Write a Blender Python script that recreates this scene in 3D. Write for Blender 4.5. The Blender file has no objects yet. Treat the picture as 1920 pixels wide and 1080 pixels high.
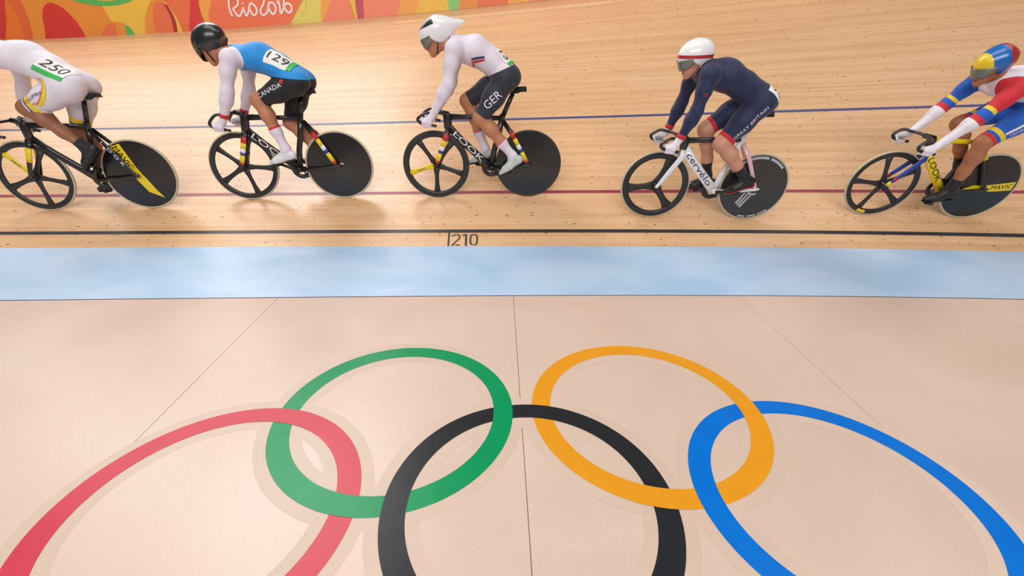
import bpy, bmesh, math, random
import numpy as np
from mathutils import Vector, Matrix
from mathutils.bvhtree import BVHTree
random.seed(7); rng = np.random.default_rng(7)
scene = bpy.context.scene
COL = scene.collection

# ------------------------------------------------------------------ camera
CAM_H = 1.58
def make_camera():
    pitch, roll = math.radians(25.629), 0.015938
    r0 = Vector((1, 0, 0)); up0 = Vector((0, math.sin(pitch), math.cos(pitch)))
    fw = Vector((0, math.cos(pitch), -math.sin(pitch)))
    r = math.cos(roll)*r0 + math.sin(roll)*up0
    u = -math.sin(roll)*r0 + math.cos(roll)*up0
    cam = bpy.data.cameras.new('camera')
    cam.sensor_fit = 'HORIZONTAL'; cam.sensor_width = 36.0
    cam.lens = 821.406/1920*36.0; cam.clip_start = 0.05; cam.clip_end = 200
    o = bpy.data.objects.new('camera', cam); COL.objects.link(o)
    m = Matrix(((r.x, u.x, -fw.x, 0), (r.y, u.y, -fw.y, 0), (r.z, u.z, -fw.z, CAM_H), (0, 0, 0, 1)))
    o.matrix_world = m
    scene.camera = o
make_camera()

# ------------------------------------------------------------------ world, arena lights, exposure
world = bpy.data.worlds.new('arena_air'); scene.world = world; world.use_nodes = True
bg = world.node_tree.nodes['Background']
bg.inputs['Color'].default_value = (1.0, 0.97, 0.96, 1); bg.inputs['Strength'].default_value = 0.14
def arena_light(name, loc, target, size, power, col=(1, .97, .93)):
    l = bpy.data.lights.new(name, 'AREA'); l.shape = 'RECTANGLE'; l.size, l.size_y = size
    l.energy = power; l.color = col
    o = bpy.data.objects.new(name, l); COL.objects.link(o); o.location = loc
    d = Vector(target) - Vector(loc); o.rotation_euler = d.to_track_quat('-Z', 'Y').to_euler()
    return o
arena_light('arena_floodlight', (-12, 16, 12), (-3, 5, 0), (14, 8), 1250, (1, .96, .95))
arena_light('arena_floodlight', (-7.5, 11, 14), (-2, 4, 0), (7, 5), 1150, (1, .96, .95))
arena_light('arena_floodlight', (-2, 1, 13), (-1, 4.5, 0), (14, 5), 900)
arena_light('arena_floodlight', (-1, -14, 10), (-1, 8, 1.5), (18, 5), 2600, (1, .97, .96))
arena_light('arena_floodlight', (9, 3, 14), (1, 4, 0), (12, 6), 340)
scene.view_settings.view_transform = 'Standard'
scene.view_settings.look = 'None'
scene.view_settings.exposure = -0.25
scene.view_settings.gamma = 1.0
scene.view_settings.use_curve_mapping = False

# ------------------------------------------------------------------ helpers
def lin(c):
    return tuple(((v/255)/12.92 if v/255 <= .04045 else ((v/255+.055)/1.055)**2.4) for v in c)
MATS = {}
def pm(name, rgb, rough=.5, metal=0., coat=0., var=.06, scale=40., bump=0., spec=.5, sheen=0.):
    """plain procedural material: a base colour with slight noise variation"""
    if name in MATS: return MATS[name]
    m = bpy.data.materials.new(name); m.use_nodes = True
    nt = m.node_tree; b = nt.nodes['Principled BSDF']
    tc = nt.nodes.new('ShaderNodeTexCoord'); nz = nt.nodes.new('ShaderNodeTexNoise')
    nz.inputs['Scale'].default_value = scale; nz.inputs['Detail'].default_value = 3
    nt.links.new(tc.outputs['Object'], nz.inputs['Vector'])
    rp = nt.nodes.new('ShaderNodeValToRGB'); c = lin(rgb)
    rp.color_ramp.elements[0].position = .3; rp.color_ramp.elements[1].position = .7
    rp.color_ramp.elements[0].color = (*[v*(1-var) for v in c], 1)
    rp.color_ramp.elements[1].color = (*[min(1, v*(1+var)) for v in c], 1)
    nt.links.new(nz.outputs['Fac'], rp.inputs['Fac']); nt.links.new(rp.outputs['Color'], b.inputs['Base Color'])
    b.inputs['Roughness'].default_value = rough; b.inputs['Metallic'].default_value = metal
    b.inputs['Coat Weight'].default_value = coat; b.inputs['Coat Roughness'].default_value = .08
    b.inputs['Specular IOR Level'].default_value = spec; b.inputs['Sheen Weight'].default_value = sheen
    if bump:
        bp = nt.nodes.new('ShaderNodeBump'); bp.inputs['Strength'].default_value = bump; bp.inputs['Distance'].default_value = .01
        n2 = nt.nodes.new('ShaderNodeTexNoise'); n2.inputs['Scale'].default_value = 14; n2.inputs['Detail'].default_value = 4
        n2.inputs['Distortion'].default_value = .6
        nt.links.new(tc.outputs['Object'], n2.inputs['Vector'])
        nt.links.new(n2.outputs['Fac'], bp.inputs['Height']); nt.links.new(bp.outputs['Normal'], b.inputs['Normal'])
    MATS[name] = m
    return m
def fabric(name, rgb): return pm('fabric_'+name, rgb, .62, var=.02, bump=.22, spec=.35, sheen=.15)

def mesh_obj(name, V, F, mat, parent=None, smooth=True, mats=None, midx=None):
    me = bpy.data.meshes.new(name)
    me.from_pydata([tuple(map(float, v)) for v in V], [], [tuple(map(int, f)) for f in F])
    for m in (mats or [mat]): me.materials.append(m)
    if midx is not None: me.polygons.foreach_set('material_index', np.asarray(midx, dtype=np.int32))
    if smooth: me.polygons.foreach_set('use_smooth', np.ones(len(me.polygons), dtype=bool))
    me.update()
    o = bpy.data.objects.new(name, me); COL.objects.link(o)
    if parent is not None: o.parent = parent
    return o
def bm_obj(name, bm, mat, parent=None, smooth=False, mats=None):
    me = bpy.data.meshes.new(name); bm.normal_update(); bm.to_mesh(me); bm.free()
    for m in (mats or [mat]): me.materials.append(m)
    if smooth: me.polygons.foreach_set('use_smooth', np.ones(len(me.polygons), dtype=bool))
    o = bpy.data.objects.new(name, me); COL.objects.link(o)
    if parent is not None: o.parent = parent
    return o
def tag(o, label=None, cat=None, group=None, kind=None):
    for k, v in (('label', label), ('category', cat), ('group', group), ('kind', kind)):
        if v: o[k] = v
    return o
def sharp(o, angle=40):
    me = o.data; bm = bmesh.new(); bm.from_mesh(me)
    for e in bm.edges:
        if len(e.link_faces) == 2 and e.calc_face_angle(0) > math.radians(angle): e.smooth = False
    bm.to_mesh(me); bm.free()
    return o
def catmull(P, n=6):
    P = [np.array(p, float) for p in P]; out = []
    Q = [2*P[0]-P[1]] + P + [2*P[-1]-P[-2]]
    for i in range(1, len(Q)-2):
        for k in range(n):
            t = k/n; a, b, c, d = Q[i-1:i+3]
            out.append(.5*((2*b)+(-a+c)*t+(2*a-5*b+4*c-d)*t*t+(-a+3*b-3*c+d)*t**3))
    out.append(P[-1]); return out
def tube(P, W, T=None, n=14, side=(0, 1, 0), cap=True):
    """loft with an elliptical section: W = half depth in the bike plane, T = half width along `side`"""
    P = [np.array(p, float) for p in P]
    W = list(W) if hasattr(W, '__len__') else [W]*len(P)
    T = W if T is None else (list(T) if hasattr(T, '__len__') else [T]*len(P))
    side = np.array(side, float); V = []; F = []
    for i, p in enumerate(P):
        t = P[min(i+1, len(P)-1)] - P[max(i-1, 0)]; t = t/np.linalg.norm(t)
        s = side - t*(side@t)
        if np.linalg.norm(s) < .2: s = np.array([0, 0, 1.]) - t*t[2]
        s /= np.linalg.norm(s); d = np.cross(s, t)
        for k in range(n):
            a = 2*math.pi*k/n
            V.append(p + d*W[i]*math.cos(a) + s*T[i]*math.sin(a))
    for i in range(len(P)-1):
        for k in range(n):
            a, b = i*n+k, i*n+(k+1) % n
            F.append((a, b, b+n, a+n))
    if cap:
        F.append(tuple(range(n))[::-1]); F.append(tuple((len(P)-1)*n+k for k in range(n)))
    return V, F
def round_tube(P, r, n=10):
    """parallel-transported round tube"""
    P = [np.array(p, float) for p in P]; r = r if hasattr(r, '__len__') else [r]*len(P)
    V = []; F = []; s = None
    for i, p in enumerate(P):
        t = P[min(i+1, len(P)-1)] - P[max(i-1, 0)]; t /= np.linalg.norm(t)
        if s is None:
            s = np.cross(t, [0, 0, 1.]) if abs(t[2]) < .9 else np.cross(t, [1., 0, 0])
        s = s - t*(s@t); s /= np.linalg.norm(s); d = np.cross(t, s)
        for k in range(n):
            a = 2*math.pi*k/n; V.append(p + r[i]*(s*math.cos(a)+d*math.sin(a)))
    for i in range(len(P)-1):
        for k in range(n):
            a, b = i*n+k, i*n+(k+1) % n; F.append((a, b, b+n, a+n))
    F.append(tuple(range(n))[::-1]); F.append(tuple((len(P)-1)*n+k for k in range(n)))
    return V, F
def join(*VF):
    V = []; F = []
    for v, f in VF:
        o = len(V); V += list(v); F += [tuple(i+o for i in q) for q in f]
    return V, F
def ribbon(P, w):
    """flat 2-D stroke with round-ish joints: polyline -> vertices, quads"""
    P = [np.array(p, float) for p in P]; V = []; F = []
    for i, p in enumerate(P):
        t = P[min(i+1, len(P)-1)] - P[max(i-1, 0)]; t /= np.linalg.norm(t)+1e-9
        nn = np.array([-t[1], t[0]]); V += [p+nn*w/2, p-nn*w/2]
    for i in range(len(P)-1): F.append((2*i, 2*i+1, 2*i+3, 2*i+2))
    return V, F
def poly_fill(P):
    """triangulated polygon fill of a 2-D outline"""
    bm = bmesh.new(); vs = [bm.verts.new((p[0], p[1], 0)) for p in P]
    f = bm.faces.new(vs); bmesh.ops.triangulate(bm, faces=[f])
    bm.verts.index_update()
    V = [np.array((v.co.x, v.co.y)) for v in bm.verts]; F = [tuple(v.index for v in q.verts) for q in bm.faces]
    bm.free(); return V, F
TXT = {}
def text2d(s, size=1.0):
    """flat text as triangles, centred, cap height ~ size"""
    if s not in TXT:
        cu = bpy.data.curves.new('t', 'FONT'); cu.body = s; cu.align_x = 'CENTER'; cu.align_y = 'CENTER'; cu.resolution_u = 3
        o = bpy.data.objects.new('t', cu); COL.objects.link(o)
        dg = bpy.context.evaluated_depsgraph_get(); me = bpy.data.meshes.new_from_object(o.evaluated_get(dg))
        V = np.array([v.co[:2] for v in me.vertices]); F = [tuple(p.vertices) for p in me.polygons]
        bpy.data.objects.remove(o); bpy.data.curves.remove(cu); bpy.data.meshes.remove(me)
        V = V - (V.max(0)+V.min(0))/2; TXT[s] = (V/np.ptp(V[:, 1]), F)
    V, F = TXT[s]; return V*size, F

# ------------------------------------------------------------------ the track surface
SP = dict(c=(3.151161, .0462326, -.00440791, -.00046928), a=(.4534244, .0792544, .0110321), wb=.830896, ab=.145133)
WB = SP['wb']; V_BLACK, V_RED, V_BLUE = WB+.20665, WB+.80058, WB+2.23353
V_COPE, V_TOP = 6.50, 6.8769
def edge(x):
    c = SP['c']; xx = np.clip(x, -11, 9); y = c[0]+c[1]*xx+c[2]*xx**2+c[3]*xx**3
    d = c[1]+2*c[2]*xx+3*c[3]*xx**2
    return y+(x-xx)*d, d
def bank(x):
    t = np.clip(x, -9, 8)/4; return SP['a'][0]+SP['a'][1]*t+SP['a'][2]*t*t
def S(x, v, lift=0.):
    y, d = edge(x); n = np.array([-d, 1.])/math.hypot(d, 1); a = bank(x); ab = SP['ab']
    v1, v2 = min(v, WB), max(v-WB, 0)
    hx = v1*math.cos(ab)+v2*math.cos(a); hz = v1*math.sin(ab)+v2*math.sin(a); q = a if v > WB else ab
    hx -= lift*math.sin(q); hz += lift*math.cos(q)
    return np.array([x+n[0]*hx, y+n[1]*hx, hz])
def strip(name, vs, x0, x1, nx, mat, parent=None, lift=0., solid=0.):
    """grid on the track between the v stations, UV = metres along / across"""
    xs = np.linspace(x0, x1, nx+1); V = []; F = []; UV = []
    for x in xs:
        for v in vs: V.append(S(x, v, lift)); UV.append((x*1.0, v))
    k = len(vs)
    for i in range(nx):
        for j in range(k-1): F.append((i*k+j, (i+1)*k+j, (i+1)*k+j+1, i*k+j+1))
    o = mesh_obj(name, V, F, mat, parent)
    uv = o.data.uv_layers.new(name='UVMap')
    for l in o.data.loops: uv.data[l.index].uv = UV[l.vertex_index]
    return o

def wood_material(name, board=.042, tint=(1, 1, 1)):
    m = bpy.data.materials.new(name); m.use_nodes = True; nt = m.node_tree; N = nt.nodes; Lk = nt.links
    b = N['Principled BSDF']
    uv = N.new('ShaderNodeUVMap'); sep = N.new('ShaderNodeSeparateXYZ'); Lk.new(uv.outputs['UV'], sep.inputs[0])
    def math_(op, a, bb=None, c=None):
        n = N.new('ShaderNodeMath'); n.operation = op
        for i, q in enumerate((a, bb, c)):
            if q is None: continue
            if isinstance(q, (int, float)): n.inputs[i].default_value = q
            else: Lk.new(q, n.inputs[i])
        return n.outputs[0]
    def comb(x, y, z=0.):
        n = N.new('ShaderNodeCombineXYZ')
        for i, q in enumerate((x, y, z)):
            if isinstance(q, (int, float)): n.inputs[i].default_value = q
            else: Lk.new(q, n.inputs[i])
        return n.outputs[0]
    U, Vv = sep.outputs[0], sep.outputs[1]
    row = math_('FLOOR', math_('DIVIDE', Vv, board))
    w1 = N.new('ShaderNodeTexWhiteNoise'); w1.noise_dimensions = '1D'; Lk.new(row, w1.inputs['W'])
    seg = math_('FLOOR', math_('ADD', math_('MULTIPLY', U, .28), math_('MULTIPLY', w1.outputs['Value'], 7.)))
    w2 = N.new('ShaderNodeTexWhiteNoise'); w2.noise_dimensions = '2D'; Lk.new(comb(row, seg), w2.inputs['Vector'])
    g = N.new('ShaderNodeTexNoise'); g.inputs['Scale'].default_value = 1; g.inputs['Detail'].default_value = 6; g.inputs['Roughness'].default_value = .62
    Lk.new(comb(math_('MULTIPLY', U, 1.6), math_('MULTIPLY', Vv, 75.), math_('MULTIPLY', w2.outputs['Value'], 9.)), g.inputs['Vector'])
    big = N.new('ShaderNodeTexNoise'); big.inputs['Scale'].default_value = 1; big.inputs['Detail'].default_value = 2
    Lk.new(comb(math_('MULTIPLY', U, .5), math_('MULTIPLY', Vv, 3.)), big.inputs['Vector'])
    fac = math_('ADD', math_('ADD', math_('MULTIPLY', w2.outputs['Value'], .2), .10), math_('ADD', math_('MULTIPLY', g.outputs['Fac'], .50), math_('MULTIPLY', big.outputs['Fac'], .25)))
    rp = N.new('ShaderNodeValToRGB'); Lk.new(fac, rp.inputs['Fac'])
    e = rp.color_ramp.elements
    e[0].position = .28; e[0].color = (*[a*t for a, t in zip(lin((196, 146, 100)), tint)], 1)
    e[1].position = .88; e[1].color = (*[a*t for a, t in zip(lin((234, 196, 156)), tint)], 1)
    mid = e.new(.55); mid.color = (*[a*t for a, t in zip(lin((220, 176, 132)), tint)], 1)
    # knots: small scattered dark eyes
    def knots(su, sv, r0, r1, keep):
        vo = N.new('ShaderNodeTexVoronoi'); vo.voronoi_dimensions = '2D'; vo.inputs['Scale'].default_value = 1
        Lk.new(comb(math_('MULTIPLY', U, su), math_('MULTIPLY', Vv, sv)), vo.inputs['Vector'])
        s2 = N.new('ShaderNodeSeparateColor'); Lk.new(vo.outputs['Color'], s2.inputs[0])
        mr = N.new('ShaderNodeMapRange'); mr.interpolation_type = 'SMOOTHSTEP'
        Lk.new(math_('MULTIPLY', vo.outputs['Distance'], math_('ADD', math_('MULTIPLY', s2.outputs[1], 1.5), .75)), mr.inputs['Value'])
        mr.inputs['From Min'].default_value = r0; mr.inputs['From Max'].default_value = r1
        mr.inputs['To Min'].default_value = 1; mr.inputs['To Max'].default_value = 0
        return math_('MULTIPLY', mr.outputs[0], math_('GREATER_THAN', s2.outputs[0], keep))
    k = math_('MAXIMUM', knots(4.0, 8.0, .03, .085, .35), knots(6.5, 13., .03, .10, .55))
    mx = N.new('ShaderNodeMix'); mx.data_type = 'RGBA'
    Lk.new(math_('MULTIPLY', k, .78), mx.inputs['Factor']); Lk.new(rp.outputs['Color'], mx.inputs['A'])
    mx.inputs['B'].default_value = (*lin((104, 66, 40)), 1)
    # thin joint between boards
    fr = math_('FRACT', math_('DIVIDE', Vv, board))
    jt = math_('LESS_THAN', math_('ABSOLUTE', math_('SUBTRACT', fr, .5)), .475)
    m2 = N.new('ShaderNodeMix'); m2.data_type = 'RGBA'
    Lk.new(math_('ADD', math_('MULTIPLY', jt, .3), .7), m2.inputs['Factor'])
    m2.inputs['A'].default_value = (*[a*t for a, t in zip(lin((165, 118, 76)), tint)], 1); Lk.new(mx.outputs['Result'], m2.inputs['B'])
    Lk.new(m2.outputs['Result'], b.inputs['Base Color'])
    b.inputs['Roughness'].default_value = .31; b.inputs['Specular IOR Level'].default_value = .5
    b.inputs['Coat Weight'].default_value = .0
    return m
WOOD = wood_material('pine_boards'); COPE = wood_material('coping_pine', .09, (.93, .9, .86)); BATTEN = wood_material('batten_pine', .2, (1.12, 1.14, 1.16))
def blotchy(name, a, b_, scale, stretch, rough, speck=0.):
    m = bpy.data.materials.new(name); m.use_nodes = True; nt = m.node_tree; N = nt.nodes; Lk = nt.links; b = N['Principled BSDF']
    tc = N.new('ShaderNodeTexCoord'); mp = N.new('ShaderNodeMapping'); mp.inputs['Scale'].default_value = stretch
    Lk.new(tc.outputs['Object'], mp.inputs['Vector'])
    n1 = N.new('ShaderNodeTexNoise'); n1.inputs['Scale'].default_value = scale; n1.inputs['Detail'].default_value = 5; n1.inputs['Distortion'].default_value = .8
    Lk.new(mp.outputs[0], n1.inputs['Vector'])
    rp = N.new('ShaderNodeValToRGB'); rp.color_ramp.elements[0].position = .32; rp.color_ramp.elements[1].position = .68
    rp.color_ramp.elements[0].color = (*lin(a), 1); rp.color_ramp.elements[1].color = (*lin(b_), 1)
    Lk.new(n1.outputs['Fac'], rp.inputs['Fac'])
    out = rp.outputs['Color']
    if speck:
        n2 = N.new('ShaderNodeTexNoise'); n2.inputs['Scale'].default_value = 1; n2.inputs['Detail'].default_value = 3
        m2 = N.new('ShaderNodeMapping'); m2.inputs['Scale'].default_value = (260, 70, 100); Lk.new(tc.outputs['Object'], m2.inputs['Vector']); Lk.new(m2.outputs[0], n2.inputs['Vector'])
        r2 = N.new('ShaderNodeValToRGB'); r2.color_ramp.elements[0].position = .3; r2.color_ramp.elements[1].position = .7
        r2.color_ramp.elements[0].color = (1-speck,)*3+(1,); r2.color_ramp.elements[1].color = (1, 1, 1, 1)
        Lk.new(n2.outputs['Fac'], r2.inputs['Fac'])
        mx = N.new('ShaderNodeMix'); mx.data_type = 'RGBA'; mx.blend_type = 'MULTIPLY'; mx.inputs['Factor'].default_value = 1
        Lk.new(out, mx.inputs['A']); Lk.new(r2.outputs['Color'], mx.inputs['B']); out = mx.outputs['Result']
    Lk.new(out, b.inputs['Base Color'])
    b.inputs['Roughness'].default_value = rough
    return m
BAND_BLUE = blotchy('pale_blue_paint', (166, 198, 228), (188, 211, 236), 1.3, (.9, 1.8, 1), .34)
MAT_FLOOR = blotchy('beige_floor_sheet', (216, 189, 172), (225, 201, 187), .8, (1, 1, 1), .30, .10)
X0, X1 = -13.0, 12.0

track = strip('banked_track', list(np.linspace(WB, V_COPE, 40)), X0, X1, 200, WOOD)
tag(track, 'light pine board cycling track banking up behind the riders', 'track', kind='structure')
band = strip('track_apron', list(np.linspace(0.004, WB, 8)), X0, X1, 160, BAND_BLUE)
tag(band, 'pale blue painted strip along the foot of the wooden track', 'track apron', kind='structure')
def track_line(name, v, w, rgb):
    return strip(name, [v-w/2, v+w/2], X0, X1, 160, pm('paint_'+name, rgb, .4, var=.08, scale=9), track, lift=.0012)
tag(track_line('measuring_line', V_BLACK, .046, (50, 50, 54)), 'black painted line')
tag(track_line('sprinter_line', V_RED, .046, (152, 58, 72)), 'dark red painted line')
tag(track_line('stayer_line', V_BLUE, .046, (72, 78, 128)), 'blue painted line')
ART=[('yellow', [(-7.482, 0.888), (-7.237, 0.496), (-7.203, 0.38), (-7.153, 0.245), (-7.111, 0.143), (-7.088, -0.011), (-6.516, -0.02), (-6.482, 0.24), (-6.352, 0.424), (-6.246, 0.516), (-5.985, 0.821)]),
('red', [(-9.364, 0.953), (-8.988, 0.941), (-9.189, 0.468), (-9.247, 0.303), (-9.44, 0.003), (-9.543, 0.005), (-9.452, 0.225), (-9.743, 0.317)]),
('vivid_orange', [(-8.977, 0.941), (-9.189, 0.468), (-9.247, 0.303), (-9.44, 0.003), (-9.01, -0.01), (-8.981, 0.295), (-9.013, 0.503), (-9.066, 0.627), (-8.956, 0.94)]),
('dark_orange', [(-8.956, 0.94), (-9.055, 0.626), (-9.002, 0.462), (-8.981, 0.254), (-9.032, -0.009), (-8.864, -0.014), (-8.794, 0.29), (-8.795, 0.496), (-8.817, 0.659), (-8.829, 0.936)]),
('red', [(-8.208, 0.558), (-8.124, 0.531), (-8.014, 0.469), (-7.916, 0.359), (-7.831, 0.239), (-7.785, 0.102), (-7.757, -0.053), (-8.595, -0.04), (-8.528, 0.18), (-8.501, 0.322), (-8.439, 0.444), (-8.355, 0.522), (-8.275, 0.552)]),
('green', [(-7.787, 0.679), (-7.779, 0.582), (-7.641, 0.537), (-7.399, 0.486), (-7.146, 0.464), (-6.881, 0.473), (-6.659, 0.511), (-6.442, 0.622), (-6.672, 0.609), (-6.849, 0.552), (-7.063, 0.537), (-7.265, 0.554), (-7.45, 0.61), (-7.58, 0.671)]),
('salmon', [(-7.463, -0.03), (-7.349, 0.111), (-7.23, 0.19), (-7.09, 0.218), (-7.082, 0.057), (-7.123, -0.044)]),
('orange', [(-7.09, 0.218), (-6.988, 0.209), (-6.913, 0.185), (-6.891, 0.133), (-6.926, -0.036), (-7.116, -0.027)]),
('green', [(-6.899, 0.167), (-6.839, 0.131), (-6.789, 0.069), (-6.776, -0.034), (-6.933, -0.027)]),
('salmon', [(-6.015, 0.823), (-6.046, 0.507), (-5.925, 0.354), (-5.825, 0.099), (-5.829, -0.037), (-5.695, -0.044), (-5.642, 0.157), (-5.554, 0.4), (-5.41, 0.792)]),
('orange', [(-6.557, -0.018), (-6.482, 0.24), (-6.361, 0.4), (-6.208, 0.482), (-6.284, 0.355), (-6.348, 0.15), (-6.329, -0.029)]),
('salmon', [(-6.329, -0.029), (-6.348, 0.15), (-6.284, 0.355), (-6.208, 0.482), (-6.104, 0.485), (-6.033, 0.457), (-5.956, 0.323), (-5.929, 0.13), (-5.941, -0.031)]),
('maroon', [(-6.053, 0.458), (-5.976, 0.414), (-5.932, 0.305), (-5.9, 0.153), (-5.921, -0.032), (-5.993, -0.028), (-5.976, 0.174), (-5.997, 0.325)]),
('yellow', [(-6.099, 0.501), (-6.007, 0.472), (-5.925, 0.354), (-5.861, 0.21), (-5.826, 0.065), (-5.829, -0.037), (-5.921, -0.032), (-5.9, 0.153), (-5.924, 0.296), (-5.966, 0.413)]),
('rose_red', [(-5.41, 0.792), (-5.58, 0.32), (-5.69, -0.027), (-5.309, -0.03), (-5.362, 0.1), (-5.402, 0.269), (-5.393, 0.432), (-5.284, 0.785)]),
('yellow_orange', [(-5.284, 0.785), (-5.385, 0.391), (-5.375, 0.226), (-5.339, 0.073), (-5.268, -0.033), (-5.205, -0.028), (-5.272, 0.095), (-5.253, 0.261), (-5.172, 0.396), (-4.974, 0.768)]),
('bright_orange', [(-4.974, 0.768), (-5.172, 0.396), (-5.253, 0.261), (-5.272, 0.095), (-5.228, -0.035), (-3.783, -0.054), (-3.704, -0.009), (-3.563, 0.049), (-3.445, 0.15), (-3.351, 0.284), (-3.224, 0.659)]),
('lime', [(-3.224, 0.659), (-3.351, 0.284), (-3.445, 0.15), (-3.563, 0.049), (-3.704, -0.009), (-3.783, -0.054), (-3.207, -0.06), (-3.162, 0.254), (-3.093, 0.65)]),
('yellow_orange', [(-3.093, 0.65), (-3.162, 0.254), (-3.207, -0.06), (-3.176, -0.053), (-3.068, 0.124), (-2.983, 0.282), (-2.887, 0.636)]),
('light_salmon', [(-2.887, 0.636), (-2.983, 0.282), (-3.176, -0.053), (-2.569, -0.063), (-2.619, 0.133), (-2.643, 0.299), (-2.625, 0.617)]),
('yellow', [(-2.625, 0.617), (-2.643, 0.299), (-2.569, -0.063), (-2.52, -0.059), (-2.543, 0.127), (-2.539, 0.291), (-2.495, 0.607)]),
('plum', [(-2.495, 0.607), (-2.541, 0.209), (-2.529, -0.058), (-2.412, -0.058), (-2.398, 0.199), (-2.355, 0.597)]),
('light_salmon', [(-2.355, 0.597), (-2.398, 0.199), (-2.412, -0.058), (-1.812, -0.054), (-1.755, 0.149), (-1.68, 0.545)]),
('yellow_orange', [(-1.68, 0.545), (-1.755, 0.149), (-1.812, -0.054), (-1.477, -0.056), (-1.413, 0.162), (-1.331, 0.516)]),
('yellow', [(-1.331, 0.516), (-1.413, 0.162), (-1.477, -0.056), (-0.88, -0.057), (-0.926, 0.162), (-0.929, 0.482)]),
('light_green', [(-0.929, 0.482), (-0.926, 0.162), (-0.88, -0.057), (-0.73, -0.045), (-0.704, 0.142), (-0.657, 0.458)]),
('orange', [(-0.657, 0.458), (-0.704, 0.142), (-0.73, -0.045), (-0.394, -0.042), (-0.367, 0.432)]),
('salmon', [(-0.367, 0.432), (-0.394, -0.042), (0.123, -0.048), (0.119, 0.387)]),
('yellow_orange', [(0.119, 0.387), (0.123, -0.048), (0.414, -0.043), (0.404, 0.359)]),
('yellow', [(0.404, 0.359), (0.414, -0.043), (0.478, -0.041), (0.467, 0.353)]),
('light_salmon', [(0.467, 0.353), (0.478, -0.041), (1.362, -0.041), (1.339, 0.264)])]
SCRIPT=[[(-4.795, 0.463), (-4.821, 0.406), (-4.833, 0.335), (-4.828, 0.263), (-4.809, 0.183)],
[(-4.798, 0.452), (-4.753, 0.458), (-4.69, 0.451), (-4.651, 0.419), (-4.658, 0.372), (-4.696, 0.333), (-4.762, 0.301), (-4.748, 0.258), (-4.719, 0.205), (-4.684, 0.183), (-4.646, 0.204), (-4.607, 0.256), (-4.575, 0.308), (-4.57, 0.242), (-4.55, 0.18), (-4.512, 0.214), (-4.476, 0.284), (-4.442, 0.348), (-4.409, 0.363), (-4.361, 0.325), (-4.335, 0.257), (-4.368, 0.193), (-4.41, 0.184), (-4.45, 0.228), (-4.462, 0.289)],
[(-4.577, 0.382), (-4.569, 0.358)],
[(-4.296, 0.413), (-4.29, 0.402)],
[(-4.17, 0.432), (-4.175, 0.379), (-4.21, 0.321), (-4.26, 0.265), (-4.274, 0.211), (-4.245, 0.175), (-4.192, 0.182), (-4.137, 0.233), (-4.115, 0.298), (-4.091, 0.338), (-4.059, 0.354), (-4.006, 0.332), (-3.983, 0.259), (-4.02, 0.189), (-4.069, 0.181), (-4.1, 0.237), (-4.109, 0.297)],
[(-3.948, 0.335), (-3.912, 0.368), (-3.908, 0.308), (-3.904, 0.176), (-3.85, 0.245), (-3.82, 0.332), (-3.8, 0.408)],
[(-3.827, 0.249), (-3.805, 0.302), (-3.751, 0.322), (-3.698, 0.283), (-3.7, 0.217), (-3.748, 0.179), (-3.797, 0.205), (-3.821, 0.252)]]
NUM=[(0.0184, [(-0.5746, 1.0198), (-0.574, 0.8312)]),
(0.0163, [(-0.543, 0.9637), (-0.5269, 0.9775), (-0.51, 0.9879)]),
(0.0163, [(-0.4983, 0.9862), (-0.4811, 0.9791), (-0.4703, 0.9531), (-0.4731, 0.9324), (-0.4901, 0.9102), (-0.5215, 0.8679), (-0.5415, 0.8428)]),
(0.0132, [(-0.5415, 0.8428), (-0.5221, 0.8428)]),
(0.0132, [(-0.5109, 0.8461), (-0.4635, 0.846)]),
(0.0145, [(-0.4409, 0.9696), (-0.421, 0.9894)]),
(0.0205, [(-0.4103, 0.9946), (-0.4074, 0.8342)]),
(0.0174, [(-0.3374, 0.9891), (-0.3577, 0.977), (-0.3662, 0.9493), (-0.3661, 0.8845), (-0.3583, 0.8609), (-0.3425, 0.8458)]),
(0.0174, [(-0.3289, 0.9891), (-0.3117, 0.9769), (-0.3028, 0.9492), (-0.3028, 0.8843), (-0.3107, 0.8608), (-0.327, 0.8441)])]
VN = []; FN = []
for w_, P in NUM:
    v, f = ribbon(catmull(P, 4) if len(P) > 2 else P, w_)
    o = len(VN); VN += [S(p[0], p[1], .0022) for p in v]; FN += [tuple(i+o for i in q) for q in f]
num = mesh_obj('distance_mark', VN, [q[::-1] for q in FN], pm('stencil_black', (52, 46, 44), .5, var=.2, scale=60), track, smooth=False)
tag(num, 'black stencilled 210 with a tick up to the black line')
# raised coping boards along the top edge
def edging(name, prof, mat, label):
    xs = np.linspace(X0, X1, 161); V = []; F = []; UV = []
    for x in xs:
        for v, h in prof: V.append(S(x, v, h)); UV.append((x, v+h))
    k = len(prof)
    for i in range(len(xs)-1):
        for j in range(k-1): F.append((i*k+j, (i+1)*k+j, (i+1)*k+j+1, i*k+j+1))
    o = mesh_obj(name, V, F, mat, smooth=False)
    uv = o.data.uv_layers.new(name='UVMap')
    for l in o.data.loops: uv.data[l.index].uv = UV[l.vertex_index]
    tag(o, label, 'track edge', kind='structure')
edging('trim_1', [(V_COPE+.03, .004), (V_TOP+.02, .004)], COPE, 'dull pine coping boards between the hoarding and the batten')
edging('trim_2', [(V_COPE-.025, .0), (V_COPE-.018, .012), (V_COPE+.03, .014), (V_COPE+.034, .0)], BATTEN, 'thin pale batten along the top edge of the pine track')
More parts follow.
